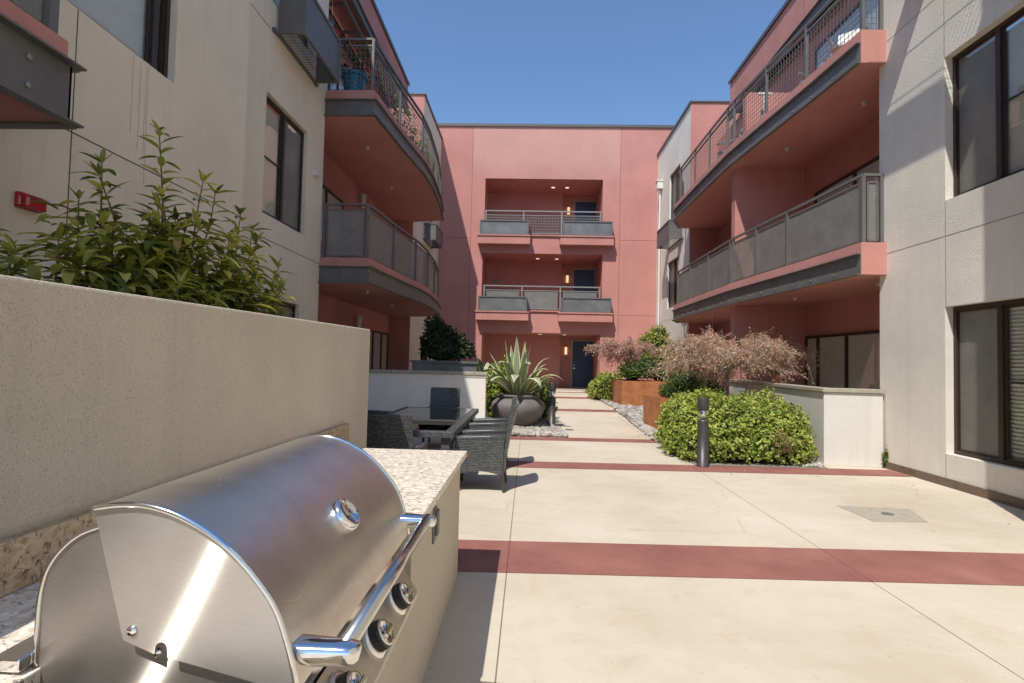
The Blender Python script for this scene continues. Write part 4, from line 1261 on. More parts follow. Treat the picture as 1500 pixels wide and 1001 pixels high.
def make_chair():
    """armchair facing +y, modelled at the origin"""
    r = thing('wicker_armchair', '', 'chair', (0, 0, 0), 'woven armchairs round the patio table', local=True)
    w = .31
    # seat
    mb = MB(); mb.box(-w + .06, w - .06, -.24, .29, .30, .40); mb.build('seat', 'wicker', r, .015)
    mb = MB(); mb.box(-w + .065, w - .065, -.22, .28, .402, .455); mb.build('cushion', 'cushion', r, .02)
    # back: curved slab leaning backwards
    mb = MB(); n, mrow = 10, 8
    def bp(i, j, k):
        u = lerp(-w + .02, w - .02, i / n); t = j / mrow
        z = .22 + t * .83
        y = -.25 - .13 * t ** 1.4 + .03 * (1 - (2 * i / n - 1) ** 2) * -1 * t
        return (u, y - (.045 if k else 0), z)
    vs, fs = [], []
    for k in (0, 1):
        for j in range(mrow + 1):
            for i in range(n + 1): vs.append(bp(i, j, k))
    S = (n + 1) * (mrow + 1); idx = lambda i, j, k: k * S + j * (n + 1) + i
    for j in range(mrow):
        for i in range(n):
            fs.append((idx(i, j, 0), idx(i + 1, j, 0), idx(i + 1, j + 1, 0), idx(i, j + 1, 0)))
            fs.append((idx(i, j, 1), idx(i, j + 1, 1), idx(i + 1, j + 1, 1), idx(i + 1, j, 1)))
    for i in range(n):
        fs.append((idx(i, mrow, 0), idx(i + 1, mrow, 0), idx(i + 1, mrow, 1), idx(i, mrow, 1))); fs.append((idx(i, 0, 0), idx(i, 0, 1), idx(i + 1, 0, 1), idx(i + 1, 0, 0)))
    for j in range(mrow):
        fs.append((idx(0, j, 0), idx(0, j + 1, 0), idx(0, j + 1, 1), idx(0, j, 1))); fs.append((idx(n, j, 0), idx(n, j, 1), idx(n, j + 1, 1), idx(n, j + 1, 0)))
    mb.add(vs, fs); mb.build('backrest', 'wicker', r, .01)
    # woven side panels with an arched lower edge, and the arm on top
    for s in (-1, 1):
        mb = MB(); k = 12
        lo = [(lerp(-.27, .29, i / k), .20 + .055 * (1 - (2 * i / k - 1) ** 2) - .0) for i in range(k + 1)]
        hi = [(lerp(-.29, .30, i / k), .645 - .02 * (i / k) + (.012 if i in (0,) else 0)) for i in range(k + 1)]
        xs0, xs1 = s * (w - .055), s * w
        vs = [(xs0, y, z) for y, z in lo + hi] + [(xs1, y, z) for y, z in lo + hi]
        m2 = 2 * (k + 1); fs = []
        for i in range(k):
            fs += [(i, i + 1, k + 2 + i, k + 1 + i), (m2 + i, m2 + k + 1 + i, m2 + k + 2 + i, m2 + i + 1), (i, m2 + i, m2 + i + 1, i + 1), (k + 1 + i, k + 2 + i, m2 + k + 2 + i, m2 + k + 1 + i)]
        fs += [(0, k + 1, m2 + k + 1, m2), (k, m2 + k, m2 + 2 * k + 1, 2 * k + 1)]
        mb.add(vs, fs); mb.build('side_panel', 'wicker', r)
        mb = MB(); mb.tube([(s * (w - .028), -.30, .665), (s * (w - .028), -.1, .66), (s * (w - .028), .15, .65), (s * (w - .028), .28, .64), (s * (w - .028), .325, .60), (s * (w - .028), .33, .52)], .034, 10); mb.build('arm', 'wicker', r, 0, True)
        for y in (-.26, .28):
            yb = y - (.035 if y < 0 else -.01)
            mb = MB(); mb.tube([(s * (w - .03), y, .30), (s * (w - .03), yb, .0)], [.028, .02], 8); mb.build('leg', 'bollard', r)
    # front apron
    mb = MB(); mb.box(-w + .058, w - .058, .29, .315, .20, .39); mb.build('front_apron', 'wicker', r)
    return r
ch0 = make_chair()
CH = [(-.56, 6.80, PI / 2, 'dark woven armchair on the path side of the table, nearest the grill counter'),
      (-.60, 8.15, PI / 2, 'dark woven armchair on the path side of the table, nearest the agave pot'),
      (-1.60, 9.98, PI, 'dark woven armchair at the far head of the table, against the low wall'),
      (-1.42, 5.63, 0.0, 'dark woven armchair at the near head of the table, just behind the counter'),
      (-2.55, 8.9, -PI / 2, 'dark woven armchair on the shaded building side of the table')]
for i, (x, y, a, lb) in enumerate(CH):
    c = ch0 if i == 0 else copy_tree(ch0)
    c.location = (x, y, 0); c.rotation_euler = (0, 0, a); c['label'] = lb

# ================================================================== BOLLARDS
def make_bollard():
    r = thing('path_bollard', '', 'bollard', (0, 0, 0), 'bollard lights along the path', local=True)
    mb = MB(); mb.lathe([(.10, 0), (.10, .012), (.088, .014), (.085, .70), (.085, .735)], 28); mb.build('post', 'bollard', r, 0, False)
    mb = MB(); mb.lathe([(.084, .736), (.082, .90)], 28); mb.build('lens', 'clearglass', r, 0, True)
    mb = MB(); mb.lathe([(.03, .737), (.035, .80), (.075, .895)], 24); mb.build('reflector', 'chrome', r, 0, True)
    mb = MB(); mb.lathe([(.088, .90), (.090, .905), (.090, 1.075), (.084, 1.085)], 28); mb.build('cap', 'bollard', r)
    return r
bo = make_bollard(); bo.location = (2.79, 8.58, .004); bo['label'] = 'dark round bollard light in front of the bright green bush'
b2_ = copy_tree(bo); b2_.location = (.60, 13.05, .002); b2_['label'] = 'dark round bollard light beside the big grey pot, half hidden by agave leaves'
for ob in list(bo.children) + list(b2_.children):
    for pl in ob.data.polygons: pl.use_smooth = len(pl.vertices) == 4

# ================================================================== FOLIAGE HELPERS
def leaf(mb, p, d, up, L, W, bend=.25, segs=3, fold=.15, shape='lance'):
    """one leaf as a short folded strip; an island of its own so that it takes its own colour"""
    p, d, up = Vector(p), Vector(d).normalized(), Vector(up)
    s = d.cross(up)
    if s.length < 1e-3: s = d.cross(Vector((1, 0, .1)))
    s.normalize(); u = s.cross(d).normalized()
    vs, fs = [], []
    for i in range(segs + 1):
        t = i / segs
        if shape == 'lance': w = W * math.sin(PI * min(1, .08 + .92 * t)) ** .8 if t < 1 else .0
        else: w = W * (math.sin(PI * (.12 + .80 * t)) ** .6)
        c = p + d * (L * t) - u * (bend * L * t * t)
        if i in (0, segs) and shape == 'lance':
            vs.append(tuple(c))
        else:
            vs += [tuple(c - s * w / 2 + u * fold * w), tuple(c), tuple(c + s * w / 2 + u * fold * w)]
    if shape == 'lance':
        # 0 | triples ... | last
        fs += [(0, 2, 1), (0, 3, 2)]
        for i in range(segs - 2):
            a = 1 + 3 * i; fs += [(a, a + 1, a + 4, a + 3), (a + 1, a + 2, a + 5, a + 4)]
        a = 1 + 3 * (segs - 2); e = a + 3; fs += [(a, a + 1, e), (a + 1, a + 2, e)]
    else:
        for i in range(segs):
            a = 3 * i; fs += [(a, a + 1, a + 4, a + 3), (a + 1, a + 2, a + 5, a + 4)]
    mb.add(vs, fs)
def rdir(zmin=-1, zmax=1):
    z = uni(zmin, zmax); a = uni(0, 2 * PI); r = math.sqrt(max(0, 1 - z * z)); return Vector((r * math.cos(a), r * math.sin(a), z))

def leafy_shrub(name, label, stems, mat, leafL, leafW, step, seed, cat='shrub', base=None, fill=()):
    random.seed(seed)
    t = thing(name, label, cat, base)
    ms, ml = MB(), MB()
    for P in stems:
        V = [Vector(p) for p in P]
        ms.tube(V, [lerp(.010, .003, i / (len(V) - 1)) for i in range(len(V))], 6)
        L = 0; k = uni(0, 6)
        for a, b in zip(V[:-1], V[1:]):
            n = max(1, int((b - a).length / step)); tdir = (b - a).normalized()
            for i in range(n):
                q = a.lerp(b, (i + rnd()) / n)
                if (q - V[0]).length < .18 * sum((y - x).length for x, y in zip(V[:-1], V[1:])): 
                    if rnd() < .5: continue
                k += 2.4 + uni(-.4, .4)
                out = Vector((math.cos(k), math.sin(k), 0)); out = (out - tdir * out.dot(tdir)).normalized()
                d = (out * uni(.8, 1.0) + tdir * uni(.15, .7) + Vector((0, 0, uni(-.15, .15)))).normalized()
                leaf(ml, q, d, Vector((0, 0, 1)) + tdir * .3, leafL * uni(.5, 1.1), leafW * uni(.7, 1.1), uni(.15, .5), 4, .18)
        # terminal tuft
        tip = V[-1]; td = (V[-1] - V[-2]).normalized()
        for i in range(4):
            leaf(ml, tip, (td + rdir() * .7), (0, 0, 1), leafL * uni(.4, .7), leafW * .6, uni(0, .3), 4, .2)
    for (cx, cy, cz, rx, ry, rz, n) in fill:
        for i in range(n):
            d = rdir(); q = Vector((cx, cy, cz)) + Vector((d.x * rx, d.y * ry, d.z * rz)) * (rnd() ** .4)
            o2 = Vector((d.x, d.y, .15)); dv = (o2 + rdir() * .8); dv.z = dv.z * .4 + .05
            leaf(ml, q, dv, (0, 0, 1), leafL * uni(.6, 1.1), leafW * uni(.8, 1.15), uni(.2, .6), 4, .18)
    ms.build('stems', 'stem', t, 0, True)
    ml.build('foliage', mat, t)
    return t

def gen_stems(cx, cy, z0, n, spread, h0, h1, seed, ax=1.0, ay=1.0, lean=(0, 0)):
    random.seed(seed); out = []
    for i in range(n):
        a = uni(0, 2 * PI); r = spread * math.sqrt(rnd()); hh = uni(h0, h1) * (1 - .25 * r / max(spread, .01))
        b = Vector((cx + r * .25 * math.cos(a) * ax, cy + r * .25 * math.sin(a) * ay, z0))
        e = Vector((cx + r * math.cos(a) * ax + lean[0], cy + r * math.sin(a) * ay + lean[1], z0 + hh))
        P = []
        for k in range(6):
            t = k / 5
            q = b.lerp(e, t) + Vector((uni(-.03, .03), uni(-.03, .03), 0)) * t + Vector((math.cos(a) * ax, math.sin(a) * ay, 0)) * r * .25 * math.sin(PI * t) * .6
            P.append(q)
        out.append(P)
    return out

# tall shrub between the wall and the left block: two plants
st = gen_stems(-2.15, 3.2, 1.15, 100, .78, .70, 1.20, 11, .60, .95, (.05, .06))
st += [[(-2.2, 3.2, .8), (-2.2, 3.15, 1.5), (-2.22, 3.12, 2.1), (-2.18, 3.05, 2.5), (-2.2, 3.02, 2.90)],
       [(-2.2, 3.6, .8), (-2.2, 3.7, 1.5), (-2.15, 3.75, 2.0), (-2.12, 3.78, 2.62)], [(-2.2, 3.7, .8), (-2.15, 3.9, 1.5), (-2.13, 3.9, 2.0), (-2.12, 3.95, 2.55)],
       [(-2.2, 3.8, .9), (-2.12, 3.95, 1.6), (-2.05, 4.05, 1.95), (-2.0, 4.15, 2.30)]]
random.seed(19)
for i in range(15):
    y0 = uni(2.7, 3.7); e = Vector((uni(-2.35, -1.95), y0 + uni(-.15, .45), uni(2.2, 2.62) - .22 * max(0, y0 - 3.3)))
    b = Vector((-2.15, y0 - .1, 1.3))
    st.append([tuple(b.lerp(e, k / 6) + Vector((uni(-.02, .02), .10 * math.sin(PI * k / 6) + uni(-.02, .02), 0))) for k in range(7)])
leafy_shrub('leafy_shrub', 'tall glossy green shrub with a long central shoot behind the pitted wall', st, 'leafdark', .15, .040, .021, 21, base=(-2.25, 3.55, 0), fill=((-2.15, 3.2, 1.88, .5, .68, .34, 470), (-2.15, 3.15, 2.18, .4, .5, .26, 300), (-2.1, 3.6, 2.1, .3, .34, .30, 150)))
st = gen_stems(-2.2, 2.35, 1.15, 100, .9, .55, 1.02, 12, .5, 1.1, (.05, .1))
st += [[(-2.25, 2.7, .8), (-2.25, 2.68, 1.6), (-2.22, 2.66, 2.2), (-2.2, 2.62, 2.56)], [(-2.25, 2.6, .8), (-2.25, 2.58, 1.6), (-2.25, 2.55, 2.35)]]
leafy_shrub('leafy_shrub', 'dark green leafy shrub behind the pitted wall, below the fire alarm', st, 'leafdark', .15, .041, .023, 22, base=(-2.25, 2.35, 0), fill=((-2.15, 2.5, 1.85, .5, .65, .30, 480), (-2.2, 2.72, 2.15, .3, .35, .22, 150)))
# long planter bed behind that wall
mb = MB(); mb.box(-3.94, -1.69, -3, 6.0, -.01, .60); o = mb.build('planting_bed', 'soil'); structure(o)

def blob_bush(name, label, blobs, mat, n, size, seed, base, cat='bush', shape='round', stem=True, loose=0, shoots=0, dry=()):
    """blobs: (cx,cy,cz,rx,ry,rz); leaves lie on a noisy shell round a solid core coloured dark for inner shade"""
    random.seed(seed)
    t = thing(name, label, cat, base)
    ml = MB()
    tot = sum(b[3] * b[5] + b[4] * b[5] + b[3] * b[4] for b in blobs)
    for b in blobs:
        c = Vector(b[:3]); k = int(n * (b[3] * b[5] + b[4] * b[5] + b[3] * b[4]) / tot)
        for i in range(k):
            d = rdir(-.55, 1)
            f = 1 + .26 * noise.noise(d * 2.6 + c) + .16 * noise.noise(d * 6 + c)
            depth = 1 - abs(random.gauss(0, .10)) + loose * max(0, noise.noise(Vector((d.x * 9 + c.x, d.y * 9, d.z * 9))))
            p = c + Vector((d.x * b[3], d.y * b[4], d.z * b[5])) * f * depth
            if p.z < gz(p.y) + .02: continue
            nn = Vector((d.x / b[3], d.y / b[4], d.z / b[5])).normalized()
            dv = (rdir() + Vector((0, 0, .15)) + nn * .35).normalized()
            leaf(ml, p, dv, nn + Vector((0, 0, .4)), size * uni(.6, 1.25), size * uni(.55, 1.0) * (1 if shape == 'round' else .45), uni(0, .4), 3, uni(.05, .3), 'round' if shape == 'round' else 'lance')
    for i in range(shoots):
        b = random.choice(blobs); d = rdir(.0, 1); q = Vector(b[:3]) + Vector((d.x * b[3], d.y * b[4], d.z * b[5])) * .95
        dv = (d + Vector((0, 0, .5)) + rdir() * .4).normalized()
        for j in range(7):
            q2 = q + dv * (.022 * j)
            leaf(ml, q2, (rdir() + dv * .4), dv, size * uni(.6, 1.1), size * uni(.5, .9), uni(0, .4), 3, .2, 'round')
    ml.build('foliage', mat, t)
    if dry:
        md = MB()
        for (x, y, z, r) in dry:
            for i in range(int(620 * r)):
                q = Vector((x, y, z)) + rdir() * r * rnd() ** .5 * 1.0
                q.y = min(q.y, y + .1)
                leaf(md, q, rdir(), rdir(), size * uni(.6, 1.2), size * uni(.3, .7), uni(.2, .8), 3, .3, 'round')
        md.build('dry_foliage', 'dryleaf', t)
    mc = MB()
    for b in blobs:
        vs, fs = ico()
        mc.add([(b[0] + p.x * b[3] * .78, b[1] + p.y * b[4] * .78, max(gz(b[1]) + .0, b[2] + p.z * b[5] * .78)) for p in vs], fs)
    mc.build('inner_shade_core', 'leafshade', t)  # solid lump; its dark colour paints in the shade between the leaves
    if stem:
        ms = MB()
        for b in blobs:
            ms.tube([(b[0], b[1], gz(b[1])), (b[0] + .03, b[1], b[2])], [.02, .01], 6)
        ms.build('stems', 'bark', t)
    return t

random.seed(3)
BL = []
for (x, y, z, r) in [(2.98, 9.35, .50, .48), (3.45, 9.28, .52, .50), (3.95, 9.28, .54, .52), (4.30, 9.38, .54, .48), (2.92, 9.95, .55, .48), (3.35, 9.9, .60, .50), (3.9, 9.9, .62, .50), (4.25, 9.95, .62, .46), (3.0, 10.6, .55, .46), (3.6, 10.7, .58, .52),
                     (2.95, 9.10, .24, .36), (3.4, 9.02, .26, .36), (3.85, 9.02, .26, .36), (4.32, 9.10, .26, .36), (4.50, 9.30, .24, .30), (2.78, 9.5, .26, .34), (2.80, 10.1, .28, .34), (4.42, 9.25, .62, .36), (3.15, 9.2, .62, .34), (3.72, 9.15, .66, .34)]:
    k = uni(.84, 1.10); BL.append((x + uni(-.06, .06), y + uni(-.04, .04), z * uni(.9, 1.08), r * k, r * .95 * k, r * .98 * k))
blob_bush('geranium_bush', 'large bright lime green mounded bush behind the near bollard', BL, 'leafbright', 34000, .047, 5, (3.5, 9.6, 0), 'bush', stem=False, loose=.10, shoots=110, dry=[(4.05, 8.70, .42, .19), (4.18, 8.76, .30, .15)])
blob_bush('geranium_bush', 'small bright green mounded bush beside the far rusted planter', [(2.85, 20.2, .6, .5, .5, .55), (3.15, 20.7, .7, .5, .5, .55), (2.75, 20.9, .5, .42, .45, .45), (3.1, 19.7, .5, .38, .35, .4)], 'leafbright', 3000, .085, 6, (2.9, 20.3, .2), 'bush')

# corten planters
def corten_box(label, pts, zb, zt, group='rusted steel planters on the right'):
    cx = sum(p[0] for p in pts) / 4; cy = sum(p[1] for p in pts) / 4
    t = thing('steel_planter', label, 'planter', (cx, cy, zb), group)
    c = Vector((cx, cy))
    inn = [tuple(c + (Vector(p) - c) * .93) for p in pts]
    mb = MB()
    n = 4
    vs = [(x, y, zb) for x, y in pts] + [(x, y, zt) for x, y in pts] + [(x, y, zt) for x, y in inn] + [(x, y, zt - .15) for x, y in inn]
    fs = []
    for i in range(n):
        j = (i + 1) % n; fs += [(i, j, n + j, n + i), (n + i, n + j, 2 * n + j, 2 * n + i), (2 * n + i, 2 * n + j, 3 * n + j, 3 * n + i)]
    mb.add(vs, fs); mb.build('box', 'corten', t)
    mb = MB(); mb.add([(x, y, zt - .08) for x, y in inn], [(0, 1, 2, 3)]); mb.build('soil', 'soil', t)
    return t
corten_box('far rusted steel planter box with its front face to the path', [(3.10, 17.7), (4.9, 17.75), (4.9, 19.5), (3.02, 19.5)], .12, 1.03)
corten_box('near rusted steel planter box half hidden by the lime green bush', [(3.08, 12.5), (4.5, 12.2), (4.7, 13.9), (2.96, 13.75)], .0, .82)

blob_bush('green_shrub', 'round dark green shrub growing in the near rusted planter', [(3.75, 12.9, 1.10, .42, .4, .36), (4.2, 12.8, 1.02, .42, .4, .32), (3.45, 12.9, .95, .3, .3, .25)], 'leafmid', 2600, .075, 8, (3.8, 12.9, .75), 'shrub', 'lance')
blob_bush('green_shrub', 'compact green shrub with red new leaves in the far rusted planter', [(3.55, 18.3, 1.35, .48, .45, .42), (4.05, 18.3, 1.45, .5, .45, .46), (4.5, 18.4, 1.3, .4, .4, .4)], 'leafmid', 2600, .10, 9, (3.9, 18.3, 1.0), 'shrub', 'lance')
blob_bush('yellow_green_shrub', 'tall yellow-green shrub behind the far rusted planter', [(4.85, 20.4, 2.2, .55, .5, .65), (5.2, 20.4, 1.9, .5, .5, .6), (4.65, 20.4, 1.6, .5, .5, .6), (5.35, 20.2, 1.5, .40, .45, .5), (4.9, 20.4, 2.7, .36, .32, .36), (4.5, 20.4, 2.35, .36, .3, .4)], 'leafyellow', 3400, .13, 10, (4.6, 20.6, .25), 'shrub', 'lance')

def maple(label, base, crown, mat, seed, nleaf, leafs):
    """weeping lace-leaf maple: trunk, arching limbs, drooping twigs and thin ragged leaves"""
    random.seed(seed)
    t = thing('japanese_maple', label, 'tree', base, 'weeping red maples on the right')
    bx, by, bz = base; cx, cy, cz, rx, ry, rz = crown
    mt, mw, ml = MB(), MB(), MB()
    fork = Vector((lerp(bx, cx, .5), lerp(by, cy, .5), cz - rz * .25))
    mt.tube([(bx, by, bz), (bx + .04, by, lerp(bz, fork.z, .5)), tuple(fork)], [.05, .042, .034], 8)
    mt.build('trunk', 'bark', t, 0, True)
    n = 30
    for i in range(n):
        a = 2 * PI * i / n + uni(-.15, .15); rr = uni(.35, 1.0)
        tip = Vector((cx + rx * rr * math.cos(a), cy + ry * rr * math.sin(a), cz + rz * uni(-.35, .45) * (1.15 - rr * .4)))
        apex = fork.lerp(tip, .5); apex.z = max(fork.z, tip.z) + rz * uni(.35, .75) * (1.1 - .5 * rr)
        P = []
        for k in range(9):
            u = k / 8
            P.append(fork * (1 - u) ** 2 + apex * 2 * u * (1 - u) + tip * u * u + Vector((uni(-1, 1), uni(-1, 1), uni(-1, 1))) * .03 * u)
        mw.tube(P, [lerp(.018, .004, k / 8) for k in range(9)], 5)
        for k in range(2, 9):
            for j in range(7):
                q = P[k] + Vector((uni(-1, 1), uni(-1, 1), uni(-.5, 1))) * .03
                d = (P[k] - P[k - 1]).normalized()
                dv = (d * .8 + rdir() * .9).normalized()
                ln = uni(.12, .34) * rx / 1.4
                e = q + dv * ln; e.z -= ln * uni(.1, .6)
                m_ = q.lerp(e, .55); m_.z += ln * .12
                mw.tube([q, m_, e], [.0035, .0025, .0015], 3, False)
                for s in range(nleaf):
                    u = uni(.15, 1.0)
                    pp = q.lerp(m_, u / .55) if u < .55 else m_.lerp(e, (u - .55) / .45)
                    pp = pp + rdir() * .05
                    leaf(ml, pp, (rdir(-1, .5) + Vector((0, 0, -.5))), rdir(), leafs * uni(.6, 1.3), leafs * uni(.16, .34), uni(0, .5), 3, .2)
    mw.build('branches', 'palebark', t, 0, True)
    ml.build('foliage', mat, t)
    return t
maple('near weeping maple with dry pinkish-brown leaves spreading over the patio wall', (4.16, 11.6, .0), (4.42, 11.6, 1.72, 1.80, 1.2, 1.02), 'mapleleaf', 14, 8, .070)
maple('far weeping maple with dusty red leaves near the blue door', (3.45, 18.7, 1.0), (3.25, 18.7, 2.0, 1.25, 1.0, .75), 'maplered', 15, 6, .085)

# dark tree in the raised planter, greens behind the pot
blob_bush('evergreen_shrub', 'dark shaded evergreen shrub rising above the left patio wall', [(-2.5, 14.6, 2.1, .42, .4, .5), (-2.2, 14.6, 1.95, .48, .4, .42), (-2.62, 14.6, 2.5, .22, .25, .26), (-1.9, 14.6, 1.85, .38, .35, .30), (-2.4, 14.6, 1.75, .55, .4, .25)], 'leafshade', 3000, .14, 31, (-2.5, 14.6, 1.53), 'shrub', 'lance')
blob_bush('green_shrub', 'bright green leafy plant squeezed between patio wall and grey pot', [(-.75, 14.0, .9, .45, .45, .6), (-.45, 14.2, 1.2, .4, .4, .5), (-.8, 13.4, .45, .3, .35, .4)], 'leafyellow', 1500, .13, 33, (-.7, 13.9, .03), 'shrub', 'lance')
blob_bush('green_shrub', 'low green leafy plant between the grey pot and far bollard', [(.42, 13.9, .45, .28, .3, .4), (.35, 14.3, .75, .3, .3, .4)], 'leafmid', 500, .13, 34, (.4, 14.0, .03), 'shrub', 'lance')
blob_bush('weed_tuft', 'small green weed at the foot of the right patio wall corner', [(5.815, 8.86, .17, .035, .05, .2), (5.80, 8.87, .10, .04, .05, .1)], 'leafbright', 90, .045, 35, (5.81, 8.87, 0), 'weed', 'lance', False)

random.seed(77); ml = MB()
def litter(n, x0, x1, y0, y1, k=1.0):
    for i in range(n):
        x, y = uni(x0, x1), uni(y0, y1)
        leaf(ml, (x, y, gz(y) + .008), (uni(-1, 1), uni(-1, 1), uni(-.05, .15)), (0, 0, 1), uni(.015, .045) * k, uni(.008, .02) * k, uni(-.4, .3), 3, .2)
litter(46, 2.2, 4.9, 7.9, 8.66); litter(26, 2.1, 2.72, 8.6, 13.0); litter(14, .8, 5.5, 4.9, 7.9, .8); litter(16, -.4, .9, 10.6, 11.4); litter(22, 5.0, 5.78, 5.3, 8.8)
litter(20, .9, 2.6, 11.5, 20, 1.2)
o = ml.build('leaf_litter', 'mapleleaf'); o['kind'] = 'stuff'

# ------------------------------------------------------------------ agave in the grey pot
PX, PY = -.23, 12.95
t = thing('plant_pot', 'large round grey glazed pot standing on river stones', 'pot', (PX, PY, 0))
mb = MB(); mb.lathe([(.30, .005), (.34, .03), (.46, .14), (.57, .28), (.635, .42), (.655, .52), (.63, .60), (.56, .665), (.49, .70), (.465, .72), (.47, .735), (.50, .75), (.515, .775), (.50, .80), (.46, .80), (.44, .76), (.43, .70)], 56, (PX, PY, 0)); mb.build('bowl', 'pot', t, 0, True)
mb = MB(); mb.lathe([(.44, 0), (.0, .02)], 30, (PX, PY, .72)); mb.build('soil', 'soil', t)
def agave(label, c, leaves, seed, sc=1.0):
    random.seed(seed)
    t = thing('agave_plant', label, 'agave', c)
    mb = MB()
    for (az, el, L, W, curl, fl) in leaves:
        az, el = math.radians(az), math.radians(el)
        d = Vector((math.cos(az) * math.cos(el), math.sin(az) * math.cos(el), math.sin(el)))
        p = Vector(c) + Vector((math.cos(az), math.sin(az), 0)) * .07 * sc
        n = 14; side = Vector((-math.sin(az), math.cos(az), 0)) 
        vs = []; 
        twist = uni(-.25, .25)
        cur = d.copy()
        for i in range(n + 1):
            t_ = i / n
            W_ = W * (1.45 if el > 1.25 else 1.85); w = W_ * (.55 + .45 * math.sin(PI * min(1, t_ * 1.25) * .5 + .0)) if t_ < .45 else W_ * (1 - ((t_ - .45) / .55) ** 1.7)
            w = max(w, .002)
            nrm = side.cross(cur).normalized()
            s2 = (side * math.cos(twist * t_) + nrm * math.sin(twist * t_)).normalized()
            ch = .20 * (1 - t_ * .5)
            for k in (-1, -.74, 0, .74, 1): vs.append(tuple(p + s2 * (k * w / 2) - nrm * (-abs(k) ** 1.6 * w * ch * -1) * -1))
            p = p + cur * (L / n)
            # the leaf arches over beyond the point where it starts to flop
            bend = curl * (0 if t_ < fl else ((t_ - fl) / (1 - fl) + .15)) / n * 2.1
            rot = Matrix.Rotation(bend, 3, side)
            cur = (rot @ cur).normalized()
        for i in range(n):
            for k in range(4):
                mb.m = 1 if k in (0, 3) else 0; mb.s = True
                a = i * 5 + k; o_ = len(mb.v)
                mb.f.append([len(mb.v) + x for x in (a, a + 1, a + 6, a + 5)]); mb.mi.append(mb.m); mb.sm.append(True)
        mb.v += vs
    mb.build('leaf_rosette', ['agave', 'agaveedge'], t)
    return t
def agave_fix():
    pass
LV = [(-100, 84, 1.46, .13, .10, .5), (-160, 79, 1.40, .12, .05, .5), (-20, 80, 1.36, .12, .2, .5), (60, 80, 1.38, .12, .1, .5), (120, 76, 1.3, .12, .1, .5),
      (-60, 76, 1.25, .13, 1.9, .62), (-125, 74, 1.25, .13, 2.4, .58), (0, 64, 1.25, .13, 2.2, .5),
      (180, 62, 1.25, .14, .3, .3), (165, 55, 1.1, .15, 1.6, .5), (20, 58, 1.1, .15, 1.9, .5), (0, 44, 1.05, .15, 1.8, .40), (-25, 42, 1.1, .17, 2.2, .4),
      (-30, 58, 1.15, .16, 2.4, .36), (-150, 56, 1.15, .16, 2.4, .36),
      (-58, 50, 1.25, .14, 2.3, .16), (-94, 56, 1.22, .15, 2.4, .18), (-130, 50, 1.25, .14, 2.3, .16), (-22, 46, 1.35, .14, 2.0, .22), (-165, 45, 1.35, .14, 2.0, .22), (-72, 64, 1.35, .14, 2.3, .30), (-118, 65, 1.35, .14, 2.3, .30), (45, 50, 1.1, .14, 1.8, .4), (90, 45, 1.1, .15, 1.6, .4), (140, 48, 1.1, .15, 1.8, .4), (200, 40, 1.0, .13, 1.9, .3), (10, 30, .95, .12, 1.9, .3)]
agave('large variegated agave with cream-edged leaves filling the grey pot', (PX - .02, PY, .74), LV, 41)
LV2 = [(-160, 60, .7, .10, 1.6, .4), (-120, 66, .7, .10, 1.4, .4), (-60, 60, .65, .10, 1.5, .4), (0, 58, .6, .09, 1.4, .4), (180, 48, .7, .09, 1.8, .3), (90, 60, .6, .09, 1.2, .4), (40, 55, .6, .09, 1.4, .4), (-90, 45, .6, .09, 2, .3)]
agave('small arching agave behind the end of the left patio wall', (-1.15, 14.6, 1.1), LV2, 42)
mbk = MB(); mbk.lathe([(.16, .05), (.2, .3), (.22, 1.08), (.2, 1.1), (.19, 1.05), (0, 1.04)], 20, (-1.15, 14.6, .0)); tag(mbk.build('plant_stand', 'zinc', None, 0, False), 'tall narrow grey pot holding the small agave behind the patio wall', 'pot')

# ================================================================== SMALL THINGS
t = thing('hanging_feeder', 'red hummingbird feeder hanging on a cord from the right balcony', 'bird feeder', (5.45, 16.0, 1.95))
mb = MB(); mb.tube([(5.45, 16, 2.3), (5.45, 16, Z2B)], .006, 5); mb.build('cord', 'white', t)
mb = MB(); mb.lathe([(.0, 2.32), (.05, 2.30), (.06, 2.22), (.055, 2.06)], 16, (5.45, 16, 0)); mb.build('bottle', 'red', t, 0, True)
mb = MB(); mb.lathe([(.05, 2.055), (.15, 2.04), (.17, 2.0), (.10, 1.95), (0, 1.94)], 18, (5.45, 16, 0)); mb.build('dish', 'red', t, 0, True)
def pot(label, x, y, z, r, h, mat, leafmat=None, n=120, lh=.4, seed=1):
    t = thing('flower_pot', label, 'flower pot', (x, y, z))
    mb = MB(); mb.lathe([(r * .7, 0), (r * .95, h * .85), (r * 1.08, h * .85), (r * 1.08, h), (r * .95, h), (r * .9, h * .85)], 20, (x, y, z)); mb.build('pot_wall', mat, t, 0, False)
    mb = MB(); mb.lathe([(r * .92, h * .86), (0, h * .87)], 16, (x, y, z)); mb.build('soil', 'soil', t)
    if leafmat:
        random.seed(seed); ml = MB()
        for i in range(n):
            d = rdir(.1, 1); q = Vector((x, y, z + h * .9)) + Vector((d.x * r * 1.6, d.y * r * 1.6, d.z * lh)) * uni(.3, 1)
            leaf(ml, q, d + rdir() * .8, (0, 0, 1), uni(.07, .16), uni(.025, .05), uni(0, .6), 4, .2)
        ml.build('foliage', leafmat, t)
    return t
pot('small terracotta pot standing on the right patio wall', 5.18, 11.3, 1.268, .10, .17, 'terracotta', 'leafmid', 30, .12, 51)
pot('blue glazed pot at the near corner of the upper left balcony', -3.95, 11.35, Z3 + .002, .27, .52, 'blueglaze', 'leafshade', 150, .9, 52)
random.seed(60)
yy = 12.0; k = 0
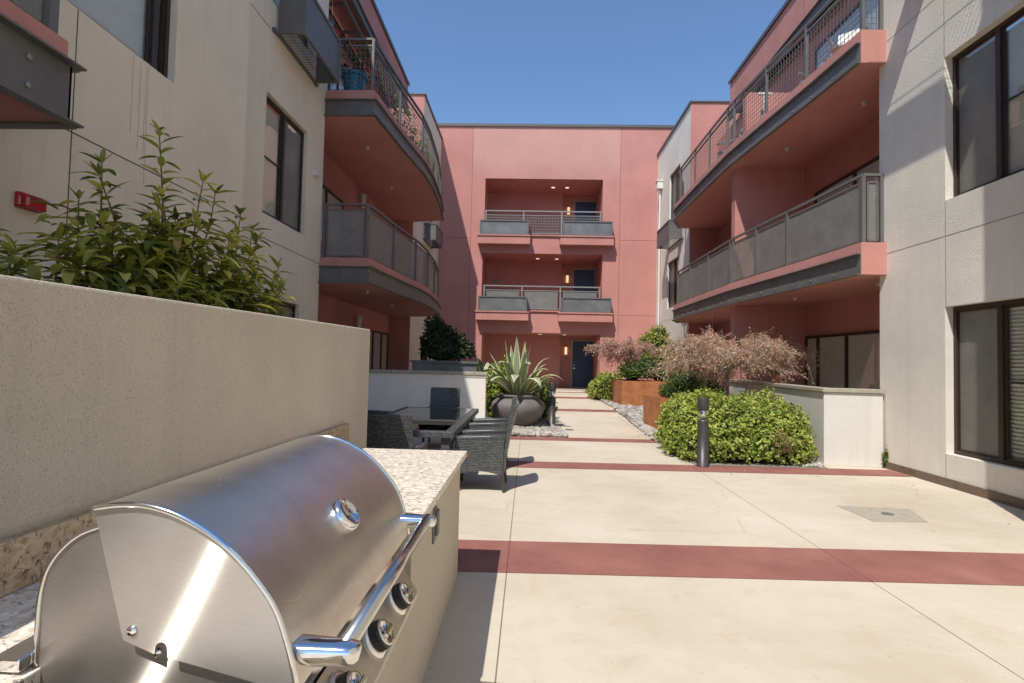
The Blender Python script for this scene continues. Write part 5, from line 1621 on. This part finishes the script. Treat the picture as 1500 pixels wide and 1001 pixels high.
LBL = ['leafy balcony plant next to the blue pot on the upper left balcony', 'second balcony plant from the blue pot, above the near mesh panel', 'bushy plant at the middle of the upper left balcony rail', 'trailing pale plant past the middle of the upper left balcony', 'pale spiky plant near the far bend of the upper left balcony', 'plant at the far end of the upper left balcony rail']
for i, (y, lm) in enumerate(((12.2, 'leafshade'), (13.1, 'leafmid'), (14.1, 'leafmid'), (15.2, 'leafyellow'), (16.4, 'leafyellow'), (17.8, 'leafmid'))):
    xx = {12.2: -3.58, 13.1: -3.50, 14.1: -3.38, 15.2: -3.30, 16.4: -3.36, 17.8: -3.46}[y]
    pot(LBL[i], xx, y, Z3 + .002, .15, .30, 'terracotta' if i % 2 else 'bollard', lm, 150, .85, 70 + i)
t = thing('hanging_ornament', 'red and white hanging ornament under the upper left trellis', 'ornament', (-4.75, 12.0, 9.0))
mb = MB(); mb.tube([(-4.75, 12, 9.55), (-4.75, 12, 9.92)], .006, 5); mb.build('cord', 'white', t)
mb = MB(); mb.lathe([(0, 9.56), (.06, 9.52), (.05, 9.30), (.03, 9.25)], 14, (-4.75, 12, 0)); mb.build('bottle', 'clearglass', t, 0, True)
mb = MB(); mb.lathe([(.03, 9.248), (.16, 9.20), (.18, 9.14), (.06, 9.08)], 14, (-4.75, 12, 0)); mb.build('dish', 'red', t, 0, True)

def patio_seat(label, x, y, z, rot, fab, seed=0):
    t = thing('balcony_chair', label, 'chair', (x, y, z), None, local=True)
    t.rotation_euler = (0, 0, rot)
    mb = MB(); mb.box(-.26, .26, -.24, .26, .40, .44); mb.build('seat', fab, t)
    mb = MB(); mb.add([(-.26, -.25, .45), (.26, -.25, .45), (.26, -.42, .98), (-.26, -.42, .98), (-.26, -.28, .45), (.26, -.28, .45), (.26, -.45, .98), (-.26, -.45, .98)], [(0, 1, 2, 3), (4, 7, 6, 5), (0, 3, 7, 4), (1, 5, 6, 2), (3, 2, 6, 7), (0, 4, 5, 1)]); mb.build('backrest', fab, t)
    for s in (-1, 1):
        for yy in (-.24, .24):
            mb = MB(); mb.bar((s * .26, yy * 1.1, 0), (s * .26, yy, .40), .03); mb.build('leg', 'steellight', t)
        mb = MB(); mb.bar((s * .29, -.33, .66), (s * .29, .26, .64), .04); mb.build('arm', 'steellight', t)
    return t
patio_seat('teal patterned patio chair on the upper right balcony, beyond the low partition', 5.62, 15.2, Z3 + .002, .9, 'teal')
patio_seat('pale patio chair on the upper right balcony near the mesh corner', 5.95, 10.1, Z3 + .002, 2.4, 'white')
patio_seat('dusty blue patio chair on the upper right balcony, second from the corner', 6.0, 11.2, Z3 + .002, 2.0, 'dustyblue')
t = thing('folding_easel', 'pale slanted folding frame leaning by the upper right balcony rail', 'easel', (5.45, 12.7, Z3))
mb = MB(); mb.bar((5.35, 12.5, Z3 + .02), (5.6, 12.9, Z3 + .95), .045); mb.build('leg', 'steellight', t)
mb = MB(); mb.bar((5.62, 13.3, Z3 + .02), (5.6, 12.9, Z3 + .95), .045); mb.build('leg', 'steellight', t)
mb = MB(); mb.box(5.45, 5.75, 12.86, 12.94, Z3 + .951, Z3 + 1.0); mb.build('top_bar', 'white', t)

# ================================================================== WORLD, SUN, CAMERA
L = Vector((.27, .60, -1.0)).normalized()
elev = math.asin(-L.z)
to = -L
w = bpy.data.worlds.new('World'); scene.world = w; w.use_nodes = True
nt = w.node_tree; nt.nodes.clear()
sky = nt.nodes.new('ShaderNodeTexSky'); sky.sky_type = 'NISHITA'; sky.sun_disc = False
sky.sun_elevation = elev
sky.sun_rotation = math.atan2(to.x, to.y)
sky.altitude = 50; sky.air_density = 1.15; sky.dust_density = .35; sky.ozone_density = 4.0
bg = nt.nodes.new('ShaderNodeBackground'); bg.inputs[1].default_value = .15
out = nt.nodes.new('ShaderNodeOutputWorld')
tint = nt.nodes.new('ShaderNodeMix'); tint.data_type = 'RGBA'; tint.blend_type = 'MULTIPLY'; tint.inputs[0].default_value = 1
tint.inputs[7].default_value = (.95, 1.05, 1.13, 1)
nt.links.new(sky.outputs[0], tint.inputs[6]); nt.links.new(tint.outputs[2], bg.inputs[0]); nt.links.new(bg.outputs[0], out.inputs[0])
sd = bpy.data.lights.new('sun', 'SUN'); sd.energy = 5.0; sd.angle = math.radians(.5); sd.color = (1.0, .955, .88)
so = bpy.data.objects.new('sun', sd); COL.objects.link(so)
so.rotation_euler = L.to_track_quat('-Z', 'Y').to_euler(); so.location = (-10, -20, 40)

cam = bpy.data.cameras.new('camera'); co = bpy.data.objects.new('camera', cam); COL.objects.link(co)
cam.sensor_width = 36; cam.lens = 780 / 1500 * 36; cam.clip_start = .05; cam.clip_end = 1000
co.matrix_world = Matrix(((0.999264, -0.021744, 0.031599, 0), (0.030779, -0.037095, -0.998838, 0), (0.022891, 0.999075, -0.036398, 1.6), (0, 0, 0, 1)))
scene.camera = co
scene.view_settings.view_transform = 'Standard'; scene.view_settings.look = 'None'
scene.view_settings.exposure = 0; scene.view_settings.gamma = 1
scene.render.engine = 'CYCLES'
scene.cycles.max_bounces = 10; scene.cycles.transparent_max_bounces = 24; scene.cycles.diffuse_bounces = 5
scene.render.resolution_x = 1024; scene.render.resolution_y = 683
